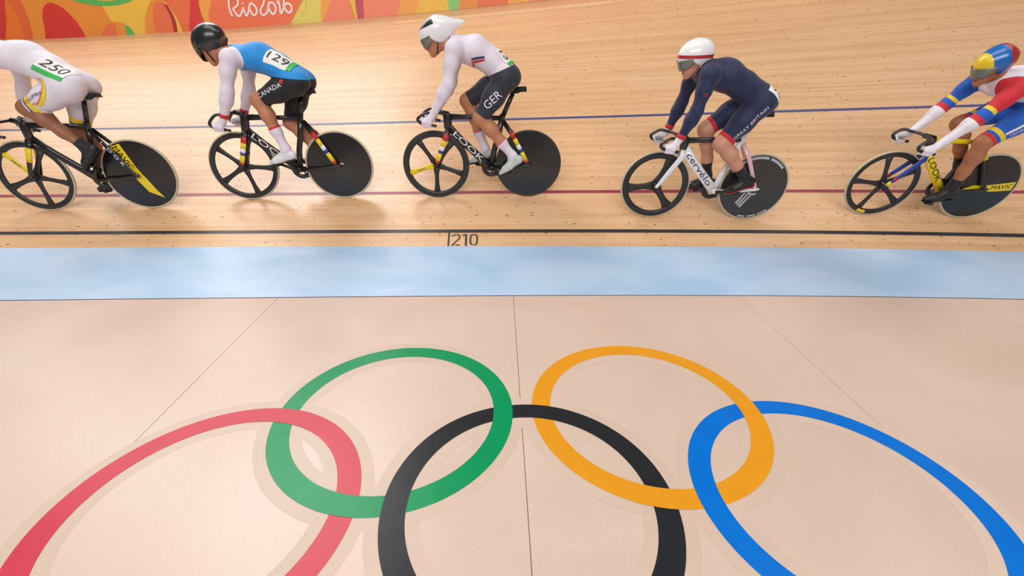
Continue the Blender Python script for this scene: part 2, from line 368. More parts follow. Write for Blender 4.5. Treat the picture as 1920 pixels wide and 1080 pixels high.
# ------------------------------------------------------------------ printed hoarding along the top
HOARD_H = 1.15
def wall_pt(x, z, off=0.):
    p = S(x, V_TOP); y, d = edge(x); n = np.array([-d, 1.])/math.hypot(d, 1)
    return np.array([p[0]-n[0]*off, p[1]-n[1]*off, p[2]+z])
def hoarding():
    xs = np.linspace(X0, X1, 121); V = []; F = []
    prof = [(0, 0.), (HOARD_H, 0.), (HOARD_H, -.05), (0, -.05)]
    for x in xs:
        for z, off in prof: V.append(wall_pt(x, z, off))
    for i in range(len(xs)-1):
        for j in range(4): a, b = i*4+j, i*4+(j+1) % 4; F.append((a, a+4, b+4, b))
    F += [(0, 1, 2, 3), tuple(len(V)-4+k for k in (3, 2, 1, 0))]
    o = mesh_obj('wall_back', V, F, pm('print_orange', (238, 150, 65), .5, var=.03), smooth=False)
    return tag(o, 'advertising hoarding printed with red, orange and yellow shapes above the track', 'hoarding', kind='structure')
hoard = hoarding()
PRINT = dict(yellow=(243, 196, 78), red=(218, 63, 52), vivid_orange=(240, 125, 50), dark_orange=(230, 110, 60), green=(95, 187, 95),
    salmon=(238, 120, 78), orange=(243, 152, 78), maroon=(178, 52, 66), rose_red=(224, 66, 68), yellow_orange=(247, 172, 85),
    bright_orange=(245, 124, 84), lime=(232, 216, 112), light_salmon=(248, 142, 110), plum=(200, 86, 100), light_green=(140, 205, 120))
for i, (n_, P) in enumerate(ART+[(n_, [(p[0]+10.2, p[1]) for p in P]) for n_, P in ART[1:]]):
    P = [np.array((p[0], min(max(p[1], .0), HOARD_H-.02))) for p in P]
    closed = P+[P[0]]
    Q = []
    for k in range(len(P)):
        a, b = P[k], P[(k+1) % len(P)]; m_ = max(1, int(np.linalg.norm(b-a)/.12))
        for t in range(m_): Q.append(a+(b-a)*t/m_)
    Q = [q for k, q in enumerate(Q) if np.linalg.norm(q-Q[k-1]) > 1e-4]
    v, f = poly_fill(Q)
    o = mesh_obj('printed_shape', [wall_pt(p[0], p[1], .003+.0005*(i % 31)) for p in v], f, pm('print_'+n_, PRINT[n_], .5, var=.03), hoard, smooth=False)
sv = []
for P in SCRIPT:
    v, f = ribbon(catmull(P, 5), .034); sv.append(([wall_pt(p[0], p[1], .0205) for p in v], f))
tag(mesh_obj('lettering', *join(*sv), pm('print_white', (250, 236, 236), .5), hoard, smooth=False), 'white handwritten style lettering')

# ------------------------------------------------------------------ infield floor of wide sheets
TH = .0459
def floor_build():
    base = mesh_obj('floor', [(-12, -3.5, -.006), (12, -3.5, -.006), (12, 3.9, -.006), (-12, 3.9, -.006)], [(0, 1, 2, 3)], pm('joint_dark', (138, 114, 98), .7), smooth=False)
    tag(base, 'pale beige infield floor of wide sheets below the blue strip', 'floor', kind='structure')
    seams = [-1.80+1.839*k for k in range(-5, 7)]     # x of the joints at y = 2.31
    gap = .0016
    def sx(s, y): return s-(y-2.31)*math.tan(TH)*.75
    for a, b in zip(seams[:-1], seams[1:]):
        n = 12; V = []; F = []
        for k in range(n+1):
            t = k/n
            xf = sx(a, 3.1)+gap+(sx(b, 3.1)-sx(a, 3.1)-2*gap)*t
            yf = edge(xf)[0]-.007
            xn = sx(a, -3.)+gap+(sx(b, -3.)-sx(a, -3.)-2*gap)*t
            for z in (0., -.005): V += [(xf, yf, z), (xn, -3., z)]
        for k in range(n):
            i = k*4; j = i+4
            F += [(i, i+1, j+1, j), (i+2, j+2, j+3, i+3), (i, j, j+2, i+2), (i+1, i+3, j+3, j+1)]
        e_ = n*4
        F += [(0, 2, 3, 1), (e_, e_+1, e_+3, e_+2)]
        mesh_obj('floor_sheet', V, F, MAT_FLOOR, base, smooth=False)
floor_build()

# ------------------------------------------------------------------ five interlocking rings on the floor
def rings():
    k = CAM_H; ro, ri, d, h = .3831*k, .3203*k, .8312*k, .35296*k
    o0 = np.array([.0571, .78697])*k
    e = np.array([math.cos(TH), math.sin(TH)]); n = np.array([-math.sin(TH), math.cos(TH)])
    root = bpy.data.objects.new('ring_emblem', None); COL.objects.link(root); root.location = (*o0, 0)
    tag(root, 'five interlocking coloured rings printed large on the beige floor', 'floor emblem')
    names = [('red', (205, 62, 80)), ('green', (0, 146, 88)), ('black', (38, 40, 44)), ('yellow', (226, 152, 32)), ('blue', (0, 112, 208))]
    cen = [((i-2)*d/2*e + (h*n if i in (1, 3) else 0)) for i in range(5)]
    # far crossing (larger y): which ring lies on top
    top_far = {(0, 1): 0, (1, 2): 1, (2, 3): 2, (3, 4): 3}
    def crossings(i, j):
        a, b = cen[i], cen[j]; m = (a+b)/2; L = np.linalg.norm(b-a); r = (ro+ri)/2
        hh = math.sqrt(r*r-L*L/4); t = np.array([-(b-a)[1], (b-a)[0]])/L
        P = [m+t*hh, m-t*hh]; P.sort(key=lambda p: -(p@n)); return P
    CR = {}
    for pr_, far in top_far.items():
        pf, pn = crossings(*pr_); other = pr_[0] if far == pr_[1] else pr_[1]
        for q, up in ((pf, far), (pn, other)):
            lo = pr_[0] if up == pr_[1] else pr_[1]
            CR.setdefault(up, []).append((q, 1)); CR.setdefault(lo, []).append((q, -1))
    M = 160
    for i, (nm, rgb) in enumerate(names):
        V = []; F = []
        for m in range(M):
            a = 2*math.pi*m/M; dr = np.array([math.cos(a), math.sin(a)])
            z = .0016; pm_ = cen[i]+dr*(ro+ri)/2
            for q, s in CR.get(i, []):
                dist = np.linalg.norm(q-pm_); z += s*.0007*max(0., min(1., (.16-dist)/.05))
            for r in (ri, ro): V.append((*(cen[i]+dr*r), z))
        for m in range(M):
            a, b = 2*m, 2*((m+1) % M); F.append((a, a+1, b+1, b))
        o = mesh_obj('ring', V, F, pm('ring_'+nm, rgb, .30, var=.04, scale=5, spec=.22), root, smooth=False)
        tag(o, nm+' ring')
    bv = []
    for i in range(5):
        V = []; F = []
        for m in range(96):
            a = 2*math.pi*m/96; dr = np.array([math.cos(a), math.sin(a)])
            for r in (ri-.055, ro+.055): V.append((*(cen[i]+dr*r), .0003+.00008*i))
        for m in range(96):
            a, b = 2*m, 2*((m+1) % 96); F.append((a, a+1, b+1, b))
        o = mesh_obj('ring_border', V, F, MATS['ring_border'], root, smooth=False)
        tag(o, 'faint greyish border around the '+names[i][0]+' ring')
MATS['ring_border'] = blotchy('ring_border_sheet', (211, 187, 168), (220, 197, 180), .8, (1, 1, 1), .5, .10)
rings()

# ------------------------------------------------------------------ bicycles (local: x forward, y to the camera side, z up; origin under the rear axle)
RW = .336
POSE = {
 1: dict(rear=(-3.6246, 4.3111, .3427), F=(-.9965, -.0811, -.0179), U=(-.0136, -.0536, .9985), wb=.954),
 2: dict(rear=(-1.7632, 4.5468, .4182), F=(-.9978, -.0641, -.0157), U=(-.0134, -.0358, .9993), wb=.939),
 3: dict(rear=(.1532, 4.6418, .4454), F=(-.9988, -.0469, -.0151), U=(-.0126, -.053, .9985), wb=.943),
 4: dict(rear=(2.3606, 4.3875, .3055), F=(-1., .004, .0052), U=(.0047, -.1219, .9925), wb=.967),
 5: dict(rear=(4.5839, 4.4128, .3481), F=(-.9989, .0455, .0064), U=(-.0024, -.1909, .9816), wb=.929)}
def place(o, b):
    p = POSE[b]; F = Vector(p['F']).normalized(); U = Vector(p['U']); U = (U-F*U.dot(F)).normalized(); Lt = U.cross(F)
    o.matrix_world = Matrix(((F.x, Lt.x, U.x, p['rear'][0]), (F.y, Lt.y, U.y, p['rear'][1]), (F.z, Lt.z, U.z, p['rear'][2]), (0, 0, 0, 1)))
CARBON = pm('carbon_black', (24, 24, 26), .34, coat=.35, var=.15, scale=90)
DISC = pm('disc_black', (26, 26, 28), .24, coat=.3, var=.12, scale=60)
RIM = pm('wheel_carbon', (38, 39, 41), .45, var=.1)
TAN = pm('tan_tyre', (196, 184, 156), .7); DARKTYRE = pm('dark_tyre', (52, 50, 47), .7)
SILVER = pm('silver_metal', (190, 192, 196), .28, metal=.9); STEEL = pm('dark_steel', (70, 72, 76), .35, metal=.8)
RUBBER = pm('black_rubber', (22, 22, 22), .7)
WHITEP = pm('white_gloss', (238, 238, 240), .3, coat=.4); YELLOWP = pm('yellow_gloss', (236, 208, 22), .35, coat=.3)
REDP = pm('red_gloss', (196, 34, 34), .35, coat=.3); BLUEP = pm('blue_gloss', (44, 52, 140), .35, coat=.3)
NAVYL = pm('navy_lettering', (24, 32, 72), .4); PINKP = pm('pale_pink_gloss', (232, 190, 196), .35, coat=.3)
BLACKL = pm('black_lettering', (28, 26, 22), .45); GREYL = pm('grey_lettering', (176, 180, 188), .4)

def weave_material():
    m = bpy.data.materials.new('carbon_weave'); m.use_nodes = True; nt = m.node_tree; b = nt.nodes['Principled BSDF']
    tc = nt.nodes.new('ShaderNodeTexCoord'); mp = nt.nodes.new('ShaderNodeMapping'); ck = nt.nodes.new('ShaderNodeTexChecker')
    mp.inputs['Scale'].default_value = (1, 0, 1); ck.inputs['Scale'].default_value = 62
    ck.inputs['Color1'].default_value = (*lin((66, 62, 58)), 1); ck.inputs['Color2'].default_value = (*lin((30, 31, 34)), 1)
    nt.links.new(tc.outputs['Object'], mp.inputs['Vector']); nt.links.new(mp.outputs[0], ck.inputs['Vector']); nt.links.new(ck.outputs['Color'], b.inputs['Base Color'])
    b.inputs['Roughness'].default_value = .3; b.inputs['Coat Weight'].default_value = .3
    return m
WEAVE = weave_material()
def torus(R, r, n=72, m=10, flat=1.0):
    V = []; F = []
    for i in range(n):
        a = 2*math.pi*i/n
        for j in range(m):
            q = 2*math.pi*j/m; rr = R+r*math.cos(q)
            V.append((rr*math.cos(a), r*flat*math.sin(q), rr*math.sin(a)))
    for i in range(n):
        for j in range(m):
            F.append((i*m+j, i*m+(j+1) % m, ((i+1) % n)*m+(j+1) % m, ((i+1) % n)*m+j))
    return V, F
def lathe(prof, n=72, close=False):
    """profile (radius, y) revolved about the axle (y axis)"""
    V = []; F = []; k = len(prof)
    for i in range(n):
        a = 2*math.pi*i/n
        for r, y in prof: V.append((r*math.cos(a), y, r*math.sin(a)))
    for i in range(n):
        for j in range(k if close else k-1):
            F.append((i*k+j, i*k+(j+1) % k, ((i+1) % n)*k+(j+1) % k, ((i+1) % n)*k+j))
    return V, F
def shift(VF, d): return [np.array(v)+np.array(d) for v in VF[0]], VF[1]
def at(o, x, z, y=0.): o.location = (x, y, z); return o
def flat_decal(name, pts, y, mat, parent):
    """thin flat print in the bike plane on the camera side, outline given as (forward, up)"""
    v, f = poly_fill(pts)
    V = [(p[0], y, p[1]) for p in v]
    return mesh_obj(name, V, f, mat, parent, smooth=False)
def text_on(name, s, org, ex, ey, size, mat, parent, squash=1.0):
    v, f = text2d(s, size); ex = np.array(ex, float); ex /= np.linalg.norm(ex); ey = np.array(ey, float); ey -= ex*(ex@ey); ey /= np.linalg.norm(ey)
    return mesh_obj(name, [np.array(org)+ex*p[0]*squash+ey*p[1] for p in v], f, mat, parent, smooth=False)

def spoke_mesh(r0, r1, w0, wm, w1, t):
    P = []; n = 7
    rs = np.linspace(r0, r1, n); ws = [w0, (w0+wm)/2, wm, wm, wm*1.05, (wm+w1)/2, w1]
    return tube([(0, 0, r) for r in rs], [w/2 for w in ws], [t/2]*n, n=12)

def wheel_front(root, wb, c):
    w = mesh_obj('front_wheel', *lathe([(.325, -.010), (.318, -.011), (.30, -.012), (c.get('rim', .272)+.006, -.009), (c.get('rim', .272), 0), (c.get('rim', .272)+.006, .009), (.30, .012), (.318, .011), (.325, .010)], close=True), RIM, root)
    at(w, wb, RW)
    mesh_obj('tire', *torus(RW-.011, .0112), c['tire'], w)
    mesh_obj('hub', *lathe([(0, -.052), (.012, -.052), (.013, -.036), (.03, -.022), (.034, 0), (.03, .022), (.013, .036), (.012, .052), (0, .052)], 24), CARBON, w)
    k = c['spokes']; me = None
    for i in range(k):
        ang = math.radians(c['phase']) + 2*math.pi*i/k       # image angle, ccw from image right
        dx, dz = -math.cos(ang), math.sin(ang)
        if me is None:
            s = mesh_obj('spoke', *spoke_mesh(.015, c.get('rim', .272)+.012, .075 if k == 5 else .10, .043 if k == 5 else .062, .07 if k == 5 else .11, .020), RIM, w); me = s.data
        else:
            s = bpy.data.objects.new('spoke', me); COL.objects.link(s); s.parent = w
        s.rotation_euler = (0, math.atan2(dx, dz), 0)
        if i == c.get('yellow_spoke'):
            tag(s, 'yellow spoke with black lettering')
            s.data = me.copy(); s.data.materials.clear(); s.data.materials.append(YELLOWP)
            text_on('lettering', 'MAVIC', (0, .0115, .16), (0, 0, -1), (-1, 0, 0), .022, BLACKL, s)
    return w
def wheel_rear(root, c):
    w = mesh_obj('rear_wheel', *lathe([(0, -.026), (.03, -.026), (.10, -.0217), (.20, -.0155), (.30, -.0093), (.325, -.008), (.325, .008), (.30, .0093), (.20, .0155), (.10, .0217), (.03, .026), (0, .026)], 96), c.get('discm', DISC), root)
    at(w, 0, RW); sharp(w, 50)
    mesh_obj('tire', *torus(RW-.011, .0112), c['tire'], w)
    mesh_obj('hub', *lathe([(0, -.062), (.011, -.062), (.011, -.03), (.024, -.024), (.024, .024), (.011, .03), (.011, .062), (0, .062)], 24), STEEL, w)
    mesh_obj('cog', *lathe([(.0, -.048), (.028, -.048), (.031, -.044), (.028, -.040), (0, -.040)], 28), STEEL, w)
    return w
def disc_y(r): return float(np.interp(r, [0, .03, .10, .20, .30, .325], [.026, .026, .0217, .0155, .0093, .008]))
def disc_decal(name, pts, mat, w, off=.0012):
    """printed shape on the camera side of a disc wheel, following its lens"""
    Q = []
    for k in range(len(pts)):
        a, b = np.array(pts[k]), np.array(pts[(k+1) % len(pts)]); m = max(1, int(np.linalg.norm(b-a)/.03))
        for t in range(m): Q.append(a+(b-a)*t/m)
    v, f = dense(*poly_fill(Q), .03); return mesh_obj(name, [(p[0], max(disc_y(math.hypot(*p)), .0)+off+.0015, p[1]) for p in v], f, mat, w, smooth=False)
def dense(P, F, step=.014):
    """triangulate and split long edges so that flat print can follow a round body"""
    bm = bmesh.new(); vs = [bm.verts.new((p[0], p[1], 0)) for p in P]
    for f in F:
        try: bm.faces.new([vs[i] for i in f])
        except ValueError: pass
    bmesh.ops.triangulate(bm, faces=bm.faces[:])
    for _ in range(4):
        es = [e for e in bm.edges if e.calc_length() > step]
        if not es: break
        bmesh.ops.subdivide_edges(bm, edges=es, cuts=1); bmesh.ops.triangulate(bm, faces=[f for f in bm.faces if len(f.verts) > 3])
    bm.verts.index_update(); V = [np.array((v.co.x, v.co.y)) for v in bm.verts]; Q = [tuple(v.index for v in f.verts) for f in bm.faces]
    bm.free(); return V, Q
def disc_text(s, org, ex, ey, size, mat, w, sq=1.):
    v, f = dense(*text2d(s, size), .02); ex = np.array(ex, float)/np.linalg.norm(ex); ey = np.array(ey, float)/np.linalg.norm(ey)
    Q = [np.array(org)+ex*p[0]*sq+ey*p[1] for p in v]
    return mesh_obj('lettering', [(q[0], disc_y(math.hypot(*q))+.0042, q[1]) for q in Q], f, mat, w, smooth=False)
def disc_arc(r0, r1, a0, a1, n=24):
    o = [(r1*-math.cos(a), r1*math.sin(a)) for a in np.linspace(a0, a1, n)]; i = [(r0*-math.cos(a), r0*math.sin(a)) for a in np.linspace(a1, a0, n)]
    return o+i

def bicycle(b, c):
    root = bpy.data.objects.new('track_bicycle', None); COL.objects.link(root); place(root, b)
    tag(root, c['label'], 'bicycle', 'track bicycles on the banking')
    wb = POSE[b]['wb']; P3 = lambda p, y=0.: (p[0], y, p[1])
    ht, hb, bb, sc, sad, hand = c['ht'], c['hb'], c['bb'], c['sc'], c['sad'], c['hand']
    FR = c['frame']
    wheel_front(root, wb, c); rw = wheel_rear(root, c)
    def part(name, VF, mat, par=root, lab=None):
        o = mesh_obj(name, *VF, mat, par)
        if lab: tag(o, lab)
        return o
    part('bottom_bracket', shift(lathe([(0, -.04), (.024, -.04), (.027, -.03), (.027, .03), (.024, .04), (0, .04)], 24), P3(bb)), c.get('bbm', FR))
    # head tube block, deep and narrow
    hd = (np.array(ht)-np.array(hb)); hd /= np.linalg.norm(hd)
    part('head_tube', tube([P3(np.array(hb)-hd*.02), P3(hb), P3(ht), P3(np.array(ht)+hd*.02)], [.030, .040, .042, .032], [.016, .021, .021, .018]), c.get('htm', CARBON))
    # tubes
    dt = part('down_tube', tube([P3((hb[0]-.005, hb[1]+.02)), P3((hb[0]*.7+bb[0]*.3, hb[1]*.7+bb[1]*.3)), P3((hb[0]*.3+bb[0]*.7, hb[1]*.3+bb[1]*.7)), P3(bb)], [c.get('dtw', .036)*.95, c.get('dtw', .036), c.get('dtw', .036), c.get('dtw', .036)*1.15], [.018, .02, .021, .024]), c.get('dtm', FR))
    tt = part('top_tube', tube([P3((ht[0]-.01, ht[1]-.012)), P3(((ht[0]+sc[0])/2, (ht[1]+sc[1])/2-.004)), P3((sc[0], sc[1]-.004))], [.03, .022, .022], [.017, .014, .015]), c.get('ttm', FR))
    part('seat_tube', tube([P3(bb), P3((bb[0]*.62+sc[0]*.38+.012, bb[1]*.62+sc[1]*.38)), P3((bb[0]*.3+sc[0]*.7+.004, bb[1]*.3+sc[1]*.7)), P3((sc[0], sc[1]+.03))], [.034, .028, .028, .028], [.022, .016, .015, .016]), c.get('stm', FR))
    sp0 = (sc[0], sc[1]+.01); sp1 = (sad[0]+.005, sad[1]-.035)
    part('seat_post', tube([P3(sp0), P3(((sp0[0]+sp1[0])/2, (sp0[1]+sp1[1])/2)), P3(sp1)], [.024, .022, .020], [.012, .011, .012]), c.get('spm', CARBON))
    for s in (1, -1):
        st = part('seat_stay', tube([(sc[0]-.005, s*.018, sc[1]-.03), (sc[0]*.6, s*.045, sc[1]*.62+RW*.38), (.02, s*.062, RW+.03), (0, s*.064, RW)], [.02, .021, .017, .014], [.008, .0075, .0075, .006]), c.get('ssm', FR))
        if c.get('bands'):
            a = np.array((sc[0]*.6, s*.045, sc[1]*.62+RW*.38)); e = np.array((.02, s*.062, RW+.03))
            a = a + (a-e)*.18
            for (t0, t1, m_) in c['bands']:
                part('colour_band', tube([a+(e-a)*t0, a+(e-a)*(t0+t1)/2, a+(e-a)*t1], [.0218]*3, [.0092]*3), m_, st)
        for (t0, t1, m_) in c.get('stay_bands', []):
            a = np.array((sc[0]-.005, s*.018, sc[1]-.03)); e = np.array((sc[0]*.6, s*.045, sc[1]*.62+RW*.38))
            part('colour_band', tube([a+(e-a)*t0, a+(e-a)*(t0+t1)/2, a+(e-a)*t1], [.0218]*3, [.0095]*3), m_, st)
        if c.get('stay_text') and s == 1:
            a = np.array((sc[0]*.6, .045, sc[1]*.62+RW*.38)); e = np.array((.02, .062, RW+.03))
            for i, ch in enumerate('LOOK'):
                for _ in (0,):
                    t = -.1+.25*i; q = a+(e-a)*t; q[1] += .0095
                    text_on('lettering', ch, q, e-a, (-1, 0, .6), .028, WHITEP, st, 1.6)
        part('chain_stay', tube([(bb[0]-.01, s*.028, bb[1]), (bb[0]*.5, s*.05, bb[1]*.5+RW*.5-.006), (0, s*.064, RW), (-.03, s*.064, RW+.004)], [.022, .018, .014, .011], [.009, .008, .007, .005]), c.get('csm', FR))
    fk = None
    for s in (1, -1):
        q0 = np.array((hb[0]+.004, s*.016, hb[1]+.0)); q1 = np.array((hb[0]+.012, s*.040, hb[1]-.05)); q3 = np.array((wb, s*.056, RW)); q2 = (q1+q3)/2
        f_ = part('fork_blade', tube([q0, q1, q2, q3, q3+(q3-q2)*.06], [.03, .028, .024, .016, .010], [.015, .010, .009, .007, .005]), c.get('fkm', FR))
        if c.get('bands'):
            a = q1; e = q1+(q3-q1)*.9
            for (t0, t1, m_) in c['bands']:
                part('colour_band', tube([a+(e-a)*t0, a+(e-a)*(t0+t1)/2, a+(e-a)*t1], [.0285-.006*t0, .0285-.006*(t0+t1)/2, .0285-.006*t1], [.0112]*3), m_, f_)
        for (t0, t1, m_) in c.get('fork_bands', []):
            part('colour_band', tube([q1+(q3-q1)*t0, q1+(q3-q1)*(t0+t1)/2, q1+(q3-q1)*t1], [.0295-.010*t0, .0295-.010*(t0+t1)/2, .0295-.010*t1], [.0112]*3), m_, f_)
    # saddle
    sx, sz = sad; V = []; F = []; n = 14; m = 9
    for i in range(n):
        t = i/(n-1); u = sx-.12+.27*t
        hw = .068*(1-t)**.8*(1 if t > .12 else .75+.25*t/.12)+.017; hz = .018*math.cos(t*math.pi*.9)*.5
        for j in range(m):
            q = -1+2*j/(m-1); V.append((u, hw*q, sz+.012+hz-.022*q*q-(.02 if abs(q) > .99 else 0)))
        V.append((u, 0, sz-.012+hz))
    k = m+1
    for i in range(n-1):
        for j in range(m): a, e = i*k+j, i*k+(j+1) % k; F.append((a, e, e+k, a+k))
        F.append((i*k+m, i*k, i*k+k, i*k+k+m))
    F += [tuple(range(k))[::-1], tuple((n-1)*k+j for j in range(k))]
    sd = part('saddle', (V, F), c.get('sdm', RUBBER))
    for s in (1, -1): part('saddle_rail', round_tube([(sx-.09, s*.025, sz-.008), (sx-.04, s*.022, sz-.035), (sx+.05, s*.022, sz-.035), (sx+.10, s*.012, sz-.005)], .004, 8), STEEL, sd)
    # stem and handlebar
    cl = (ht[0]+.085, ht[1]+.035)
    part('stem', tube([P3((ht[0]-.012, ht[1]+.008)), P3(((ht[0]+cl[0])/2, (ht[1]+cl[1])/2+.006)), P3(cl)], [.028, .024, .022], [.019, .017, .026]), CARBON)
    hx, hz = hand; hbs = []
    for s in (1, -1):
        hbs.append(round_tube(catmull([(cl[0], 0, cl[1]), (cl[0]+.005, s*.07, cl[1]), (cl[0]+.025, s*.135, cl[1]-.003), ((cl[0]+hx)/2+.055, s*.172, (cl[1]+hz)/2+.05), (hx+.082, s*.18, hz+.05), (hx+.072, s*.18, hz+.015), (hx+.035, s*.18, hz+.0), (hx-.01, s*.18, hz-.006), (hx-.085, s*.18, hz-.02)], 5), [.0135]*41, 10))
    part('handlebar', join(*hbs), CARBON)
    # crank set
    ph = math.radians(c['crank']); 
    for s in (1, -1):
        d = np.array((math.cos(ph), math.sin(ph)))*s; e = np.array(bb)+d*.165
        part('crank_arm', tube([(bb[0], s*.058, bb[1]), (bb[0]+d[0]*.08, s*.066, bb[1]+d[1]*.08), (e[0], s*.072, e[1])], [.020, .015, .014], [.008, .008, .008]), c.get('crm', CARBON))
        pdv = tube([(e[0], s*.072, e[1]), (e[0], s*.09, e[1]), (e[0], s*.135, e[1])], [.007, .014, .012], [.007, .014, .012], side=(1, 0, 0), n=10)
        pl = tube([(e[0]-.035, s*.112, e[1]), (e[0], s*.112, e[1]), (e[0]+.04, s*.112, e[1])], [.007, .010, .006], [.022, .026, .02], n=8)
        part('pedal', join(pdv, pl), STEEL)
    part('chainring', shift(lathe([(.060, -.046), (.088, -.046), (.095, -.044), (.088, -.042), (.060, -.042)], 48, close=True), P3(bb)), STEEL)
    part('spider', join(*[shift(tube([(0, -.05, 0), (.035*math.cos(q), -.047, .035*math.sin(q)), (.07*math.cos(q), -.045, .07*math.sin(q))], [.012, .008, .008], [.004]*3, n=8), P3(bb)) for q in np.arange(5)*2*math.pi/5+ph]), CARBON)
    ch = []
    for t in np.linspace(math.pi/2, -math.pi/2, 12): ch.append((bb[0]+.098*math.cos(t), -.044, bb[1]+.098*math.sin(t)))
    for t in np.linspace(-math.pi/2, -3*math.pi/2, 10): ch.append((.034*math.cos(t), -.044, RW+.034*math.sin(t)))
    ch.append(ch[0])
    part('chain', tube(ch, .0055, .004, n=6, cap=False), STEEL)
    if c.get('dt_text'):
        s_, size, mat, sq = c['dt_text']; a = np.array((hb[0], hb[1]+.02)); e = np.array(bb); m_ = a+(e-a)*c.get('dt_pos', .45); d = e-a; nn = np.array((-d[1], d[0])); nn = nn if nn[1] > 0 else -nn
        text_on('lettering', s_, (m_[0], .0235, m_[1]), (d[0], 0, d[1]), (nn[0], 0, nn[1]), size, mat, dt, sq)
    return root, rw
BANDS = [(.0, .22, REDP), (.22, .42, YELLOWP), (.42, .56, WHITEP), (.56, .64, BLUEP), (.64, .95, YELLOWP)]
FORKB = [(.0, .22, REDP), (.22, .42, YELLOWP), (.42, .56, WHITEP), (.56, .66, BLUEP), (.66, .92, YELLOWP), (.92, 1., REDP)]
B1, w1 = bicycle(1, dict(label='black track bicycle with a yellow stripe across its rear disc wheel, leftmost', frame=CARBON, tire=TAN, spokes=5, phase=345, yellow_spoke=2,
    ht=(.83, .81), hb=(.835, .675), bb=(.39, .30), sc=(.285, .79), sad=(.22, 1.045), hand=(.96, .745), crank=115, stay_text=1, fork_bands=[(.05, .5, YELLOWP)]))
disc_decal('yellow_stripe', [(.178, .265), (.075, .295), (-.006, .075), (-.064, -.04), (-.108, -.144), (-.155, -.227), (-.031, -.164), (.031, -.038), (.068, .091), (.114, .209)], YELLOWP, w1)
disc_text('MAVIC', (.078, .165), (-.42, -.91), (-.91, .42), .055, BLACKL, w1)
B2, w2 = bicycle(2, dict(label='black track bicycle ridden by the person in the blue top', frame=CARBON, tire=TAN, spokes=5, phase=140, bands=FORKB,
    ht=(.81, .81), hb=(.835, .675), bb=(.40, .30), sc=(.285, .79), sad=(.24, 1.02), hand=(.965, .722), crank=25, dt_pos=.47, dt_text=('LOOK', .052, WHITEP, 1.9)))
disc_decal('small_mark', [(-.02, .03), (-.05, .028), (-.048, .012), (-.018, .014)], pm('pale_mark', (214, 190, 190), .5), w2)
B3, w3 = bicycle(3, dict(label='black track bicycle with dark tyres and one yellow front spoke', frame=CARBON, tire=DARKTYRE, spokes=5, phase=196, yellow_spoke=0, bands=FORKB,
    ht=(.80, .81), hb=(.80, .69), bb=(.38, .30), sc=(.262, .785), sad=(.155, 1.045), hand=(.975, .757), crank=188, dt_pos=.47, dt_text=('LOOK', .052, WHITEP, 1.9)))
B4, w4 = bicycle(4, dict(label='white framed track bicycle with a three-spoke front wheel', frame=WHITEP, discm=WEAVE, dtw=.043, tire=TAN, spokes=3, phase=187, rim=.262,
    ht=(.775, .785), hb=(.762, .685), bb=(.38, .295), sc=(.235, .79), sad=(.17, 1.03), hand=(.958, .728), crank=170, ttm=CARBON, ssm=PINKP, htm=CARBON, dt_text=('cervélo', .056, NAVYL, 1.7), dt_pos=.48, spm=WHITEP))
for a0, a1 in ((42, 74), (78, 110), (114, 150)): disc_decal('silver_arc', disc_arc(.283, .306, math.radians(a0), math.radians(a1)), GREYL, w4)
for a0, a1 in ((-48, -66), (-69, -86), (-90, -104)): disc_decal('silver_arc', disc_arc(.292, .308, math.radians(a0), math.radians(a1), 10), GREYL, w4)
disc_decal('hub_ring', disc_arc(.052, .072, math.radians(100), math.radians(300), 20), GREYL, w4)
for k in range(3): disc_decal('silver_flash', [(.005+.03*k, -.075+.012*k), (.02+.03*k, -.07+.012*k), (.10+.022*k, -.20+.02*k), (.075+.022*k, -.205+.02*k)], GREYL, w4)
B5, w5 = bicycle(5, dict(label='black and yellow track bicycle with a blue fork, rightmost', frame=CARBON, tire=TAN, spokes=5, phase=175,
    ht=(.70, .78), hb=(.685, .655), bb=(.345, .29), sc=(.235, .77), sad=(.08, 1.01), hand=(.845, .722), crank=-35, stay_bands=[(.0, .9, YELLOWP)], dtm=YELLOWP, ttm=YELLOWP, fkm=pm('royal_blue_gloss', (34, 62, 160), .35, coat=.3),
    fork_bands=[(.70, .78, REDP), (.86, .98, YELLOWP)], dt_text=('LOOK', .05, BLACKL, 1.5)))
disc_decal('yellow_stripe', [(.175, -.021), (.093, .023), (-.021, .031), (-.05, .032), (-.295, .066), (-.30, -.02), (-.093, -.037), (-.056, -.026)], YELLOWP, w5)
disc_text('MAVIC', (-.185, .014), (-1, .10), (.10, 1), .045, BLACKL, w5, 1.05)
fw5 = [o for o in B5.children if o.name.startswith('front_wheel')][0]
v, f = poly_fill(disc_arc(.284, .314, math.radians(246), math.radians(263), 10))
mesh_obj('rim_label', [(p[0], .0134, p[1]) for p in v], f, YELLOWP, fw5, smooth=False)

